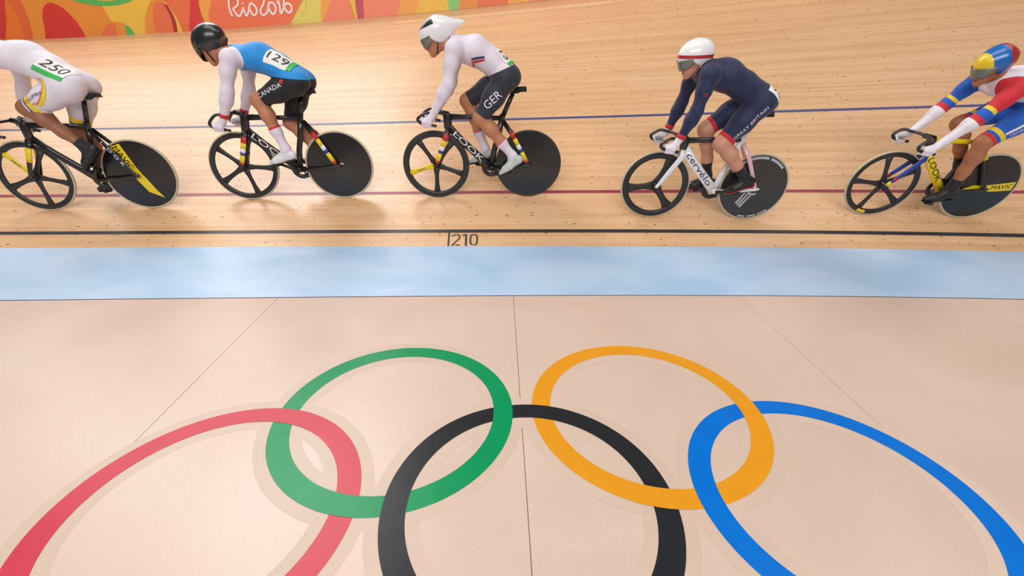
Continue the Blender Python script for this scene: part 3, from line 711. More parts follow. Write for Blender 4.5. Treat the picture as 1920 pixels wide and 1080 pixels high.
# ------------------------------------------------------------------ implicit surfaces for bodies, gloves, shoes, helmets
def smin(a, b, k):
    h = np.maximum(k-np.abs(a-b), 0)/k
    return np.minimum(a, b)-h*h*k*.25
def cone_d(P, a, b, ra, rb, ys=1.0):
    a = np.array(a, float); b = np.array(b, float)
    sc = np.array([1, ys, 1.]); Q = (P-a)*sc; ba = (b-a)*sc
    L = ba@ba
    t = np.clip((Q@ba)/L, 0, 1) if L > 1e-9 else np.zeros(Q.shape[:-1])
    return np.linalg.norm(Q-t[..., None]*ba, axis=-1)-(ra+(rb-ra)*t)
def surface_nets(f, org, h):
    nx, ny, nz = f.shape; ins = f < 0
    c = ins[:-1, :-1, :-1].astype(np.int8)
    cnt = np.zeros_like(c)
    for dx in (0, 1):
        for dy in (0, 1):
            for dz in (0, 1): cnt += ins[dx:nx-1+dx, dy:ny-1+dy, dz:nz-1+dz]
    act = np.argwhere((cnt > 0) & (cnt < 8))
    idx = -np.ones(c.shape, np.int64); idx[act[:, 0], act[:, 1], act[:, 2]] = np.arange(len(act))
    acc = np.zeros((len(act), 3)); num = np.zeros(len(act))
    corners = [(x, y, z) for x in (0, 1) for y in (0, 1) for z in (0, 1)]
    for i, p in enumerate(corners):
        for ax in range(3):
            if p[ax] == 1: continue
            q = list(p); q[ax] = 1
            fa = f[act[:, 0]+p[0], act[:, 1]+p[1], act[:, 2]+p[2]]; fb = f[act[:, 0]+q[0], act[:, 1]+q[1], act[:, 2]+q[2]]
            m = (fa < 0) != (fb < 0)
            t = np.where(m, fa/np.where(m, fa-fb, 1), 0)
            pt = np.array(p, float)[None]+0*acc; pt[:, ax] += t
            acc += np.where(m[:, None], pt, 0); num += m
    V = (act+acc/num[:, None])*h+org
    F = []
    for ax in range(3):
        a1, a2 = (ax+1) % 3, (ax+2) % 3
        sl0 = [slice(None)]*3; sl1 = [slice(None)]*3
        sl0[ax] = slice(0, -1); sl1[ax] = slice(1, None)
        s0, s1 = ins[tuple(sl0)], ins[tuple(sl1)]
        E = np.argwhere(s0 != s1)
        ok = (E[:, a1] > 0) & (E[:, a2] > 0) & (E[:, a1] < f.shape[a1]-1) & (E[:, a2] < f.shape[a2]-1)
        E = E[ok]
        def cell(d1, d2):
            q = E.copy(); q[:, a1] -= d1; q[:, a2] -= d2; return idx[q[:, 0], q[:, 1], q[:, 2]]
        q = np.stack([cell(1, 1), cell(0, 1), cell(0, 0), cell(1, 0)], 1)
        flip = ~s0[E[:, 0], E[:, 1], E[:, 2]]
        q[flip] = q[flip][:, ::-1]
        F.append(q)
    F = np.concatenate(F); F = F[(F >= 0).all(1)]
    return V, F
def blob(prims, h, k, margin=.03, extra=None):
    """prims: (a, b, ra, rb, yscale); smooth union meshed at cell size h"""
    lo = np.min([np.minimum(p[0], p[1])-max(p[2], p[3])/min(1, p[4]) for p in prims], 0)-margin
    hi = np.max([np.maximum(p[0], p[1])+max(p[2], p[3])/min(1, p[4]) for p in prims], 0)+margin
    n = np.ceil((hi-lo)/h).astype(int)+1
    f = np.full(n, .2)
    gx = [lo[i]+h*np.arange(n[i]) for i in range(3)]
    for p in prims:
        kk = p[5] if len(p) > 5 else k
        r = max(p[2], p[3])/min(1, p[4])+kk+2*h
        i0 = np.maximum(((np.minimum(p[0], p[1])-r-lo)/h).astype(int), 0); i1 = np.minimum(((np.maximum(p[0], p[1])+r-lo)/h).astype(int)+2, n)
        sl = tuple(slice(a, b) for a, b in zip(i0, i1))
        P = np.stack(np.meshgrid(*[gx[i][sl[i]] for i in range(3)], indexing='ij'), -1)
        f[sl] = smin(f[sl], cone_d(P, *p[:5]), kk)
    if extra is not None:
        P = np.stack(np.meshgrid(*gx, indexing='ij'), -1); f = extra(P, f)
    return surface_nets(f, lo, h)
def relax(V, F, it=2, lam=.5):
    n = len(V); E = np.concatenate([F[:, [0, 1]], F[:, [1, 2]], F[:, [2, 3]], F[:, [3, 0]]])
    for k in range(it):
        s = np.zeros_like(V); c = np.zeros(n)
        for a, b in ((0, 1), (1, 0)):
            np.add.at(s, E[:, a], V[E[:, b]]); np.add.at(c, E[:, a], 1)
        V = V+(s/c[:, None]-V)*lam
        # push back to keep the volume
    return V

class Body:
    """one rider: joints in bike coordinates, implicit body mesh, limb look-up for the clothes"""
    def __init__(s, J, g):
        s.J = J; v = lambda u, l, h: np.array((u, l, h), float)
        hips = [v(J['hip'][0], q*.092, J['hip'][1]) for q in (1, -1)]
        s.knee = [v(J['kneeL'][0], J.get('kyL', .105), J['kneeL'][1]), v(J['kneeR'][0], -J.get('kyR', .105), J['kneeR'][1])]
        s.ank = [v(J['ankL'][0], .112, J['ankL'][1]), v(J['ankR'][0], -.112, J['ankR'][1])]
        s.ball = [v(J['ballL'][0], .115, J['ballL'][1]), v(J['ballR'][0], -.115, J['ballR'][1])]
        sh = J['sh']; s.shd = [v(sh[0], .178, sh[1]), v(J.get('shR', sh)[0], -.178, J.get('shR', sh)[1])]
        s.elb = [v(J['el'][0], J.get('ely', .205), J['el'][1]), v(J.get('elR', J['el'])[0], -J.get('ely', .205), J.get('elR', J['el'])[1])]
        s.wri = [v(J['wr'][0], .186, J['wr'][1]), v(J.get('wrR', J['wr'])[0], -.186, J.get('wrR', J['wr'])[1])]
        s.hand = [v(J['hand'][0], .18, J['hand'][1]), v(J['hand'][0], -.18, J['hand'][1])]
        s.hips = hips
        p0 = v(J['hip'][0]+.015, 0, J['hip'][1]+.045); p3 = (s.shd[0]+s.shd[1])/2+v(-.045, 0, .0)
        ax = p3-p0; nn = np.array((-ax[2], 0, ax[0])); nn /= np.linalg.norm(nn); nn = nn if nn[2] > 0 else -nn
        bulge = J.get('bulge', .045)
        p1 = p0+ax*.34+nn*bulge*.8; p2 = p0+ax*.70+nn*bulge
        s.spine = [p0, p1, p2, p3]; s.up = nn
        pit, yaw = math.radians(J['pitch']), math.radians(J.get('yaw', 0))
        s.g = v(math.cos(pit)*math.cos(yaw), math.cos(pit)*math.sin(yaw), -math.sin(pit))
        s.lat = np.cross((0, 0, 1), s.g); s.lat /= np.linalg.norm(s.lat); s.q = np.cross(s.g, s.lat)
        s.head = v(J['head'][0], 0, J['head'][1]); g_, q_, l_ = s.g, s.q, s.lat; Hc = s.head; hs = J.get('hs', 1.06)
        m = g   # muscularity
        pr = []; reg = []
        def add(r, a, b, ra, rb, ys=1., k=None):
            pr.append((np.array(a), np.array(b), ra, rb, ys) + ((k,) if k else ())); reg.append(r)
        add('torso', p0, p1, .118*m, .102*m, .70); add('torso', p1, p2, .102*m, .116*m, .68); add('torso', p2, p3, .116*m, .098*m, .64)
        for i, sd in enumerate('LR'):
            y = 1 if i == 0 else -1
            add('torso', hips[i]+v(-.05, -.01*y, .015), hips[i]+v(-.02, 0, .0), .090*m, .094*m)
            add('torso', p3+v(0, .05*y, .005), s.shd[i]+v(-.02, -.03*y, 0), .078*m, .070*m)
            add('torso', p2+nn*.02+v(0, .06*y, 0), p1+v(0, .05*y, 0), .085*m, .075*m)
            add('thigh'+sd, hips[i], hips[i]+(s.knee[i]-hips[i])*.45, .099*m, .090*m); add('thigh'+sd, hips[i]+(s.knee[i]-hips[i])*.45, s.knee[i], .090*m, .062*m)
            kn = s.knee[i]; an = s.ank[i]; d = an-kn; L = np.linalg.norm(d); d = d/L
            back = np.cross(d, (0, 1, 0)); back /= np.linalg.norm(back); back = back if back[0] < 0 else -back
            add('shin'+sd, kn, kn+d*L*.30+back*.012, .058*m, .060*m); add('shin'+sd, kn+d*L*.30+back*.012, kn+d*L*.62+back*.004, .060*m, .045*m); add('shin'+sd, kn+d*L*.62+back*.004, an, .045*m, .036)
            add('foot'+sd, an, an+(s.ball[i]-an)*.75, .036, .026)
            add('uarm'+sd, s.shd[i], s.shd[i]+(s.elb[i]-s.shd[i])*.4, .064*m, .053*m); add('uarm'+sd, s.shd[i]+(s.elb[i]-s.shd[i])*.4, s.elb[i], .053*m, .042*m)
            e = s.wri[i]-s.elb[i]
            add('farm'+sd, s.elb[i], s.elb[i]+e*.28, .042*m, .045*m); add('farm'+sd, s.elb[i]+e*.28, s.wri[i], .045*m, .026)
            add('hand'+sd, s.wri[i], s.wri[i]+(s.hand[i]+v(0, .02*y, .02)-s.wri[i])*.6, .022, .012, 1., .01)
        nb = p3+v(.04, 0, .035); hbs = Hc-q_*.06*hs-g_*.03*hs
        add('neck', nb, hbs, .066*m, .058*m)
        add('head', Hc-g_*.035*hs+q_*.02*hs, Hc+g_*.03*hs+q_*.02*hs, .088*hs, .080*hs, 1.12)
        add('head', Hc+g_*.03*hs-q_*.01*hs, Hc+g_*.055*hs-q_*.07*hs, .068*hs, .050*hs, 1.0, .02)
        add('head', Hc-g_*.01*hs-q_*.06*hs, Hc+g_*.078*hs-q_*.112*hs, .055*hs, .028*hs, 1.0, .02)
        add('head', Hc+g_*.092*hs-q_*.005*hs, Hc+g_*.114*hs-q_*.048*hs, .012*hs, .0155*hs, 1., .012)
        for y in (1, -1):
            add('head', Hc+g_*.098*hs-q_*.078*hs+l_*.004*y, Hc+g_*.088*hs-q_*.080*hs+l_*.020*y, .011, .008, 1., .008)
            add('head', Hc+g_*.088*hs+q_*.012*hs+l_*.012*y, Hc+g_*.078*hs+q_*.012*hs+l_*.045*y, .016, .014, 1., .015)
            add('head', Hc-g_*.005*hs-q_*.0*hs+l_*.078*hs*y, Hc-g_*.012*hs-q_*.04*hs+l_*.074*hs*y, .014, .011, 1., .01)
        s.pr = pr; s.reg = np.array(reg)
        V, F = blob(pr, .0085, .045)
        s.V = relax(V, F, 1, .4); s.F = F
        s.bone = {}
        for i, sd in enumerate('LR'):
            s.bone['thigh'+sd] = (hips[i], s.knee[i]); s.bone['shin'+sd] = (s.knee[i], s.ank[i]); s.bone['foot'+sd] = (s.ank[i], s.ball[i])
            s.bone['uarm'+sd] = (s.shd[i], s.elb[i]); s.bone['farm'+sd] = (s.elb[i], s.wri[i]); s.bone['hand'+sd] = (s.wri[i], s.hand[i])
        s.bone['torso'] = (p0, p3); s.bone['neck'] = (nb, hbs); s.bone['head'] = (hbs, Hc)
    def where(s, P):
        D = np.stack([cone_d(P, *p[:5]) for p in s.pr], -1); r = s.reg[D.argmin(-1)]; t = np.zeros(len(P))
        for k, (a, b) in s.bone.items():
            m = r == k; d = b-a; t[m] = ((P[m]-a)@d)/(d@d)
        return r, t
    def at(s, k, t):
        a, b = s.bone[k]; return a+(b-a)*t
    def mesh(s):
        me = bpy.data.meshes.new('tmp'); me.from_pydata(s.V.tolist(), [], s.F.tolist()); return me
    def garment(s, name, parent, cuts, pick, mats, offset=.004, base=None):
        """shell of the body cut cleanly by planes: cuts = (regions, point, normal); pick(region, t, P) -> slot or -1"""
        me = s.mesh(); bm = bmesh.new(); bm.from_mesh(me); bpy.data.meshes.remove(me)
        def cen(): return np.array([f.calc_center_median() for f in bm.faces])
        C = cen(); r, t = s.where(C)
        keepreg = set(k for c in cuts for k in c[0])
        for regs, co, no in cuts:
            C = cen(); r, t = s.where(C) if len(C) else (r, t)
            m = np.isin(r, list(regs)) & (np.abs((C-np.array(co))@(np.array(no)/np.linalg.norm(no))) < .03)
            bm.faces.ensure_lookup_table()
            fs = [bm.faces[i] for i in np.nonzero(m)[0]]
            if not fs: continue
            es = set(e for f in fs for e in f.edges); vs = set(v for f in fs for v in f.verts)
            bmesh.ops.bisect_plane(bm, geom=fs+list(es)+list(vs), dist=1e-5, plane_co=Vector(co), plane_no=Vector(no))
        bm.normal_update()
        nor = {v: v.normal.copy() for v in bm.verts}
        C = cen(); r, t = s.where(C); slot = pick(r, t, C)
        dele = []
        for f, k in zip(list(bm.faces), slot):
            if k < 0: dele.append(f)
            else: f.material_index = int(k)
        for v in bm.verts: v.co += nor[v]*offset
        bmesh.ops.delete(bm, geom=dele, context='FACES')
        # turn the hem inwards
        be = [e for e in bm.edges if e.is_boundary]
        ex = bmesh.ops.extrude_edge_only(bm, edges=be)['geom']
        old = {}
        for e in be:
            for v in e.verts: old[v.co.to_tuple(6)] = nor.get(v)
        for v in ex:
            if isinstance(v, bmesh.types.BMVert):
                n_ = old.get(v.co.to_tuple(6))
                if n_ is not None: v.co -= n_*(offset+.001)
        o = bm_obj(name, bm, None, parent, True, mats)
        return o
def bvh_of(o):
    me = o.data; return BVHTree.FromPolygons([v.co[:] for v in me.vertices], [p.vertices[:] for p in me.polygons])
def project(pts2, F, org, ex, ey, out, tree, off, name, mat, parent):
    """lay flat print onto a body: points org+ex*x+ey*y are dropped along -out onto the surface"""
    ex, ey, out = (np.array(a, float)/np.linalg.norm(a) for a in (ex, ey, out)); V = []
    pts2, F = dense(pts2, F)
    for p in pts2:
        w = np.array(org)+ex*p[0]+ey*p[1]; hit, n, i, d = tree.ray_cast(Vector(w+out*.35), Vector(-out), .6)
        if hit is None: hit, n, i, d = tree.find_nearest(Vector(w))
        V.append(np.array(hit)+out*off)
    return mesh_obj(name, V, F, mat, parent, smooth=False)
def grid2(w, h, nx=8, ny=8):
    P = [(w*(i/nx-.5), h*(j/ny-.5)) for j in range(ny+1) for i in range(nx+1)]
    F = [(j*(nx+1)+i, j*(nx+1)+i+1, (j+1)*(nx+1)+i+1, (j+1)*(nx+1)+i) for j in range(ny) for i in range(nx)]
    return P, F

def glove(bd, i, mat, parent, name='glove', cuffm=None):
    """closed hand around the drop of the bar: palm, four fingers wrapped under, thumb over the top"""
    y = 1 if i == 0 else -1; c = bd.hand[i]; wr = bd.wri[i]
    ax = np.array((1, 0, .13)); ax /= np.linalg.norm(ax); up = np.array((-ax[2], 0, ax[0])); lat = np.array((0, y, 0.))
    def pt(ang, r, f):   # ang 0 = up, 90 = outwards, 180 = down
        a = math.radians(ang); return c+ax*f+up*math.cos(a)*r+lat*math.sin(a)*r
    pr = []
    for k, (f, ln) in enumerate(((.034, .97), (.0125, 1.05), (-.0095, 1.0), (-.030, .84))):
        q = [pt(62, .036, f), pt(128, .033*ln, f*1.06), pt(205, .028*ln, f*1.06), pt(270, .026, f*1.04)]
        r = [.0112, .0104, .0096, .0082]
        for a in range(3): pr.append((q[a], q[a+1], r[a], r[a+1], 1., .004))
        pr.append((wr+(c-wr)*.25+lat*.006, q[0], .019, .0125, 1., .018))
    pr.append((wr+(c-wr)*.3+ax*.012, pt(25, .034, .045), .019, .0145, 1., .014)); pr.append((pt(25, .034, .045), pt(330, .031, .062), .0128, .0112, 1., .006)); pr.append((pt(330, .031, .062), pt(278, .029, .055), .0112, .0092, 1., .005))
    d = bd.elb[i]-wr; d /= np.linalg.norm(d)
    pr.append((wr+d*.045, wr+(c-wr)*.3, .0365, .030, 1., .015))
    V, F = blob(pr, .0036, .006, .012); V = relax(V, F, 1, .5)
    o = mesh_obj(name, V, F, mat, parent)
    if cuffm is not None:
        e = wr+d*.066; mesh_obj('cuff', *round_tube([wr+d*.03, wr+d*.048, e], [.0395, .040, .0412], 16), cuffm, o)
    return o
def shoe(bd, i, mat, solem, parent, strapm=None, cover=None):
    y = 1 if i == 0 else -1; an, ba = bd.ank[i], bd.ball[i]
    d = ba-an; fl = np.array((d[0], 0, d[2])); n = np.linalg.norm(fl); fl /= n
    # sole direction: rotate the ankle-ball line so that the sole lies under the ankle
    ang = math.radians(38); so = np.array((fl[0]*math.cos(ang)-fl[2]*math.sin(ang), 0, fl[0]*math.sin(ang)+fl[2]*math.cos(ang)))
    upv = np.array((-so[2], 0, so[0])); upv = upv if upv@(an-ba) > 0 else -upv
    if (an-ba)@upv < 0: upv = -upv
    heel = ba-so*.165; toe = ba+so*.075; y_ = np.array((0, y, 0.))
    pr = [(heel+upv*.036, ba+upv*.030-so*.05, .036, .038, 1.12), (ba+upv*.030-so*.05, ba+upv*.026, .038, .034, .86), (ba+upv*.026, toe+upv*.016-so*.012, .034, .021, .84),
          (heel+upv*.05+so*.012, an*.6+(heel+upv*.1+so*.045)*.4, .036, .037, 1.05), (an*.5+(heel+upv*.09+so*.05)*.5, ba+upv*.035-so*.055, .036, .033, .95)]
    def cut(P, f): return np.maximum(f, -((P-ba)@upv)-.002)
    V, F = blob(pr, .0062, .03, .02, cut); V = relax(V, F, 2, .5)
    o = mesh_obj('shoe', V, F, mat, parent)
    # sole plate
    out = []
    for t in np.linspace(0, 1, 9):
        out.append((t, np.interp(t, [0, .12, .35, .7, .88, 1], [.018, .031, .030, .041, .032, .010])))
    Vs = []; Fs = []
    for t, w in out:
        q = heel-so*.028+(toe+so*.008-heel+so*.028)*t
        for a, z in ((-w, -.002), (w, -.002), (w*.92, -.011), (-w*.92, -.011)): Vs.append(q+y_*a+upv*z)
    for k in range(len(out)-1):
        for j in range(4): a, e = k*4+j, k*4+(j+1) % 4; Fs.append((a, e, e+4, a+4))
    Fs += [(3, 2, 1, 0), tuple((len(out)-1)*4+j for j in range(4))]
    mesh_obj('sole', Vs, Fs, solem, o, smooth=False)
    if strapm is not None:
        for sft in (-.03, -.075):
            q = ba+so*sft; arc = [q+upv*(.03+.038*math.sin(a))+y_*(.041*math.cos(a)) for a in np.linspace(-.35, math.pi+.35, 11)]
            mesh_obj('strap', *tube(arc, .003, .010, n=8, side=so), strapm, o)
    return o
def helmet(bd, c, parent):
    """shell over the skull in the head frame: g forward, q up, l sideways"""
    g, q, l, H = bd.g, bd.q, bd.lat, bd.head; R = np.stack([g, l, q]); sz = c.get('size', 1.0)
    ctr = np.array((-.012, 0, .022)); fx, bx, ly, tz = .148*sz, .162*sz, .108*sz, .124*sz
    tail = c.get('tail', 0.)
    def sdf(P, f):
        p = P-ctr; ex = np.where(p[..., 0] > 0, fx, bx)
        k = np.sqrt((p[..., 0]/ex)**2+(p[..., 1]/ly)**2+(p[..., 2]/tz)**2); d = (k-1)*ly
        if tail: d = smin(d, cone_d(P, (-.06, 0, .055), (-.165-tail, 0, .028+c.get('tail_up', 0)), .088, .014, .9), .05)
        low = c.get('low', -.004); cutp = low+.30*np.minimum(P[..., 0], .02)-.05*np.clip((.05-P[..., 0])/.045, 0, 1)
        return np.maximum(d, cutp-P[..., 2])
    lo = np.array((-.36, -.14, -.16)); hi = np.array((.18, .14, .17)); h = .0065; n = ((hi-lo)/h).astype(int)+1
    P = np.stack(np.meshgrid(*[lo[i]+h*np.arange(n[i]) for i in range(3)], indexing='ij'), -1)
    V, F = surface_nets(sdf(P, None), lo, h); V = relax(V, F, 2, .5)
    me = bpy.data.meshes.new('t'); me.from_pydata(V.tolist(), [], F.tolist()); bm = bmesh.new(); bm.from_mesh(me); bpy.data.meshes.remove(me)
    for co, no in c.get('cuts', []):
        bmesh.ops.bisect_plane(bm, geom=bm.faces[:]+bm.edges[:]+bm.verts[:], dist=1e-5, plane_co=Vector(co), plane_no=Vector(no))
    if 'pick' in c:
        for f in bm.faces: f.material_index = c['pick'](f.calc_center_median())
    M = Matrix(((g[0], l[0], q[0], H[0]), (g[1], l[1], q[1], H[1]), (g[2], l[2], q[2], H[2]), (0, 0, 0, 1)))
    o = bm_obj('helmet', bm, None, parent, True, c['mats']); o.matrix_local = M
    if c.get('visor'):
        Vv = []; Fv = []; na, nt_ = 22, 7
        for s_ in (0., .003):
            for j in range(nt_+1):
                t = j/nt_
                for i in range(na+1):
                    a = math.radians(-78+156*i/na); e = 1-.45*(abs(i/na*2-1))**2.5
                    z = c.get('low', -.004)+.026-t*.084*e; rr = 1+.03*math.sin(t*math.pi)-.07*t
                    Vv.append((.016+(.128*sz-s_)*math.cos(a)*rr, (.103*sz-s_)*math.sin(a)*rr, z))
        k = (na+1)*(nt_+1)
        for j in range(nt_):
            for i in range(na):
                a = j*(na+1)+i; Fv += [(a, a+1, a+na+2, a+na+1), (a+k, a+k+na+1, a+k+na+2, a+k+1)]
        for i in range(na): Fv += [(i, i+k, i+k+1, i+1), (nt_*(na+1)+i, nt_*(na+1)+i+1, nt_*(na+1)+i+1+k, nt_*(na+1)+i+k)]
        mesh_obj('visor', Vv, Fv, c['visor'], o)
    for y in (1, -1):
        mesh_obj('chin_strap', *tube([(-.01, y*.094, -.02), (.01, y*.082, -.075), (.045, y*.03, -.135)], .006, .0018, n=6, side=(0, 0, 1)), RUBBER, o)
    return o
def eyes(bd, parent):
    hs = bd.J.get('hs', 1.06)
    for y in (1, -1):
        p = bd.head+bd.g*.083*hs-bd.q*.006*hs+bd.lat*.031*y*hs; V, F = lathe([(0, -.0125), (.007, -.0105), (.0115, -.005), (.0125, 0), (.0115, .005), (.007, .0105), (0, .0125)], 12)
        mesh_obj('eye', [p+np.array(q) for q in V], F, pm('eye_dark', (60, 48, 42), .2), parent)
def new_person(bd, b, skin, label):
    o = mesh_obj('person', bd.V, bd.F, skin); place(o, b); tag(o, label, 'person', 'racing cyclists'); eyes(bd, o)
    hs = bd.J.get('hs', 1.06); v, f = ribbon([(x, -.004*(x/.024)**2) for x in np.linspace(-.024, .024, 9)], .0055)
    project(v, f, bd.head+bd.g*.09*hs-bd.q*.080*hs, bd.lat, bd.q, bd.g, bvh_of(o), .0012, 'mouth', pm('lips', (128, 72, 64), .5), o)
    return o
def T(bd, k, t, flip=1):
    a, b = bd.bone[k]; return ((k,), bd.at(k, t), (b-a)*flip)
LEGS = ('thighL', 'thighR'); ARMS = ('uarmL', 'uarmR', 'farmL', 'farmR')
def shorts_pick(hem, waist, slots=None):
    def f(r, t, P):
        s = np.full(len(P), -1)
        s[(r == 'torso') & (t < waist)] = 0
        for k in LEGS: s[(r == k) & (t < hem)] = 0
        if slots:
            for t0, t1, m in slots:
                for k in LEGS: s[(r == k) & (t >= t0) & (t < t1)] = m
        return s
    return f
def socks(bd, person, t0, mats, band=None):
    """one sock on each foot; band = end of the coloured top"""
    for sd in 'LR':
        def f(r, t, P, sd=sd):
            s = np.full(len(P), -1); k = 'shin'+sd; s[(r == k) & (t > t0)] = 0
            if band: s[(r == k) & (t > t0) & (t < band)] = 1
            s[r == 'foot'+sd] = 0
            return s
        bd.garment('sock', person, cuts_at(bd, ('shin'+sd,), (t0, band) if band else (t0,)), f, mats, .003)
def cuts_at(bd, regs, ts): return [T(bd, k, t) for k in regs for t in ts]
def race_number(bd, jersey, parent, org, ex, ey, out, txt, w=.22, h=.17, green='end', size=.10):
    tree = bvh_of(jersey)
    P, F = grid2(w, h, 10, 8); bib = project(P, F, org, ex, ey, out, tree, .004, 'race_number', pm('bib_white', (240, 238, 236), .6), parent)
    tag(bib, 'white paper race number')
    exn = np.array(ex, float)/np.linalg.norm(ex); eyn = np.array(ey, float)/np.linalg.norm(ey)
    G, GF = grid2(w*.2 if green == 'end' else w, h if green == 'end' else h*.24, 6, 6)
    o2 = np.array(org)+(exn*w*.41 if green == 'end' else -eyn*h*.40)
    project(G, GF, o2, ex, ey, out, tree, .0056, 'green_stripe', pm('bib_green', (52, 178, 84), .6), bib)
    v, f = text2d(txt, size); project(v, f, np.array(org)-(exn*w*.07 if green == 'end' else -eyn*h*.1), ex, ey, out, tree, .0065, 'number', pm('bib_black', (38, 36, 38), .6), bib)
    return bib
def body_text(bd, cloth, s_, org, ex, ey, out, size, mat, sq=1.):
    v, f = text2d(s_, size); v = v*np.array((sq, 1)); return project(v, f, org, ex, ey, out, bvh_of(cloth), .0035, 'lettering', mat, cloth)

# ------------------------------------------------------------------ the five riders
SK_BROWN = pm('skin_brown', (150, 98, 70), .5, var=.06, scale=18); SK_TAN = pm('skin_tan', (188, 126, 92), .5, var=.06, scale=18)
SK_FAIR = pm('skin_fair', (206, 148, 122), .5, var=.07, scale=18); SK_OLIVE = pm('skin_olive', (172, 112, 78), .5, var=.06, scale=18)
WHITE = fabric('white', (232, 228, 236)); LILAC = fabric('pale_lilac', (228, 218, 230)); BLACKF = fabric('black', (30, 30, 36)); NAVY = fabric('navy', (36, 44, 78))
SKY = fabric('sky_blue', (36, 146, 222)); CHAR = fabric('charcoal', (46, 50, 62)); REDF = fabric('red', (206, 40, 52)); YELF = fabric('yellow', (232, 204, 44))
BLUF = fabric('royal_blue', (28, 92, 190)); PURP = fabric('purple', (104, 66, 134)); PINKF = fabric('pink', (216, 96, 120)); SUITW = fabric('suit_white', (224, 218, 228))
LETW = pm('letter_white', (226, 228, 236), .6); LETR = pm('letter_red', (200, 50, 60), .6); LETN = pm('letter_navy', (46, 52, 88), .6)
GLASS = pm('mirror_visor', (112, 120, 112), .12, metal=.35, coat=.6); DGLASS = pm('dark_visor', (52, 58, 52), .12, metal=.3, coat=.6)
SHELLW = pm('helmet_white', (240, 238, 242), .25, coat=.5, var=.01); SHELLK = pm('helmet_black', (34, 35, 38), .3, coat=.4)
SHELLY = pm('helmet_yellow', (224, 192, 40), .3, coat=.4); SHELLB = pm('helmet_blue', (24, 104, 184), .25, coat=.5); SHELLR = pm('helmet_red', (178, 34, 44), .3, coat=.4)
SHOEW = pm('shoe_white', (224, 226, 230), .4); SHOEK = pm('shoe_black', (30, 30, 33), .4); SHOEG = pm('shoe_grey', (196, 204, 204), .4); SOLEK = pm('sole_black', (24, 24, 26), .5); SOLER = pm('sole_red', (176, 52, 62), .5)
HAIR = pm('hair_brown', (74, 54, 34), .6, var=.3, scale=70, bump=.5)
def side(P, co, no): return ((P-np.array(co))@np.array(no)) > 0

# --- leftmost, white suit with yellow hem
b1 = Body(dict(hip=(.255, 1.105), kneeL=(.635, .955), ankL=(.30, .62), ballL=(.325, .468), kneeR=(.45, .745), ankR=(.345, .29), ballR=(.46, .168), sh=(.74, 1.36), el=(.86, 1.08), wr=(.925, .815), hand=(.96, .745), head=(.97, 1.48), pitch=25, bulge=.05), 1.04)
p1 = new_person(b1, 1, SK_BROWN, 'cyclist in a white suit with yellow thigh bands, cut off at the left edge')
def pick1(r, t, P):
    s = np.full(len(P), -1); s[(r == 'torso') | ((r == 'neck') & (t < .3))] = 0
    for k in LEGS:
        s[(r == k) & (t < .69)] = 0; s[(r == k) & (t >= .69) & (t < .81)] = 1; s[(r == k) & (t >= .81) & (t < .845)] = 2; s[(r == k) & (t >= .845) & (t < .875)] = 0
    for k in ('uarmL', 'uarmR'): s[r == k] = 0
    for k in ('farmL', 'farmR'): s[(r == k) & (t < .9)] = 0
    return s
suit = b1.garment('skinsuit', p1, cuts_at(b1, LEGS, (.69, .81, .845, .875))+cuts_at(b1, ('farmL', 'farmR'), (.9,))+[T(b1, 'neck', .3)], pick1, [SUITW, YELF, PURP])
socks(b1, p1, .86, [BLACKF])
race_number(b1, suit, p1, (.262, .12, 1.265), (-.80, -.12, -.55), (-.45, -.65, .60), (-.25, .80, .60), '250', .22, .17, 'bottom', .085)
kn, hp = b1.knee[0], b1.hips[0]; ex = hp-kn
body_text(b1, suit, 'COLOMBIA', b1.at('thighL', .57)+np.array((0, .09, .03)), ex, (-ex[2], 0, ex[0]) if ex[0] > 0 else (ex[2], 0, -ex[0]), (0, 1, .35), .028, LETN)
st = [(.485, .985), (.43, .99), (.38, 1.04), (.35, 1.12), (.37, 1.19)]
for w_, m_, d_ in ((.03, YELF, 0), (.010, PINKF, .02)):
    v, f = ribbon(catmull([(p[0]+d_, p[1]+d_*.2) for p in st], 5), w_); project(v, f, (0, .15, 0), (1, 0, 0), (0, 0, 1), (0, 1, .15), bvh_of(suit), .003+.0005*(d_ > 0), 'side_stripe', m_, suit)
for i in (0, 1): glove(b1, i, SUITW, p1); shoe(b1, i, SHOEK, SOLEK, p1, SHOEK)
helmet(b1, dict(mats=[SHELLW], visor=DGLASS, tail=.03), p1)

# --- blue top, black shorts, black helmet
b2 = Body(dict(hip=(.25, 1.09), kneeL=(.60, .955), ankL=(.445, .515), ballL=(.55, .388), kneeR=(.44, .735), ankR=(.14, .37), ballR=(.25, .248), sh=(.73, 1.30), el=(.80, 1.03), wr=(.915, .79), hand=(.965, .722), head=(.945, 1.405), pitch=32, yaw=-16, bulge=.055), .98)
p2 = new_person(b2, 2, SK_TAN, 'cyclist in a sky blue top with white sleeves and a black helmet')
WA2 = ((.30, 0, 1.14), (-.10, 0, 1.)); SL2 = [((.695, .10, 1.33), (.62, .72, -.1)), ((.695, -.10, 1.33), (.62, -.72, -.1))]
TOR = ('torso', 'thighL', 'thighR')
def pick2(r, t, P):
    s = np.full(len(P), -1); up = side(P, *WA2)
    s[np.isin(r, TOR) & up & (t < .999+9*(r == 'torso'))] = 0
    s[(r == 'neck') & (t < .25)] = 0
    for (co, no), y in zip(SL2, (1, -1)): s[(r == 'torso') & side(P, co, no) & (P[:, 1]*y > 0)] = 1
    for k in ('uarmL', 'uarmR'): s[r == k] = 1
    for k in ('farmL', 'farmR'): s[(r == k) & (t < 1.02)] = 1
    return s
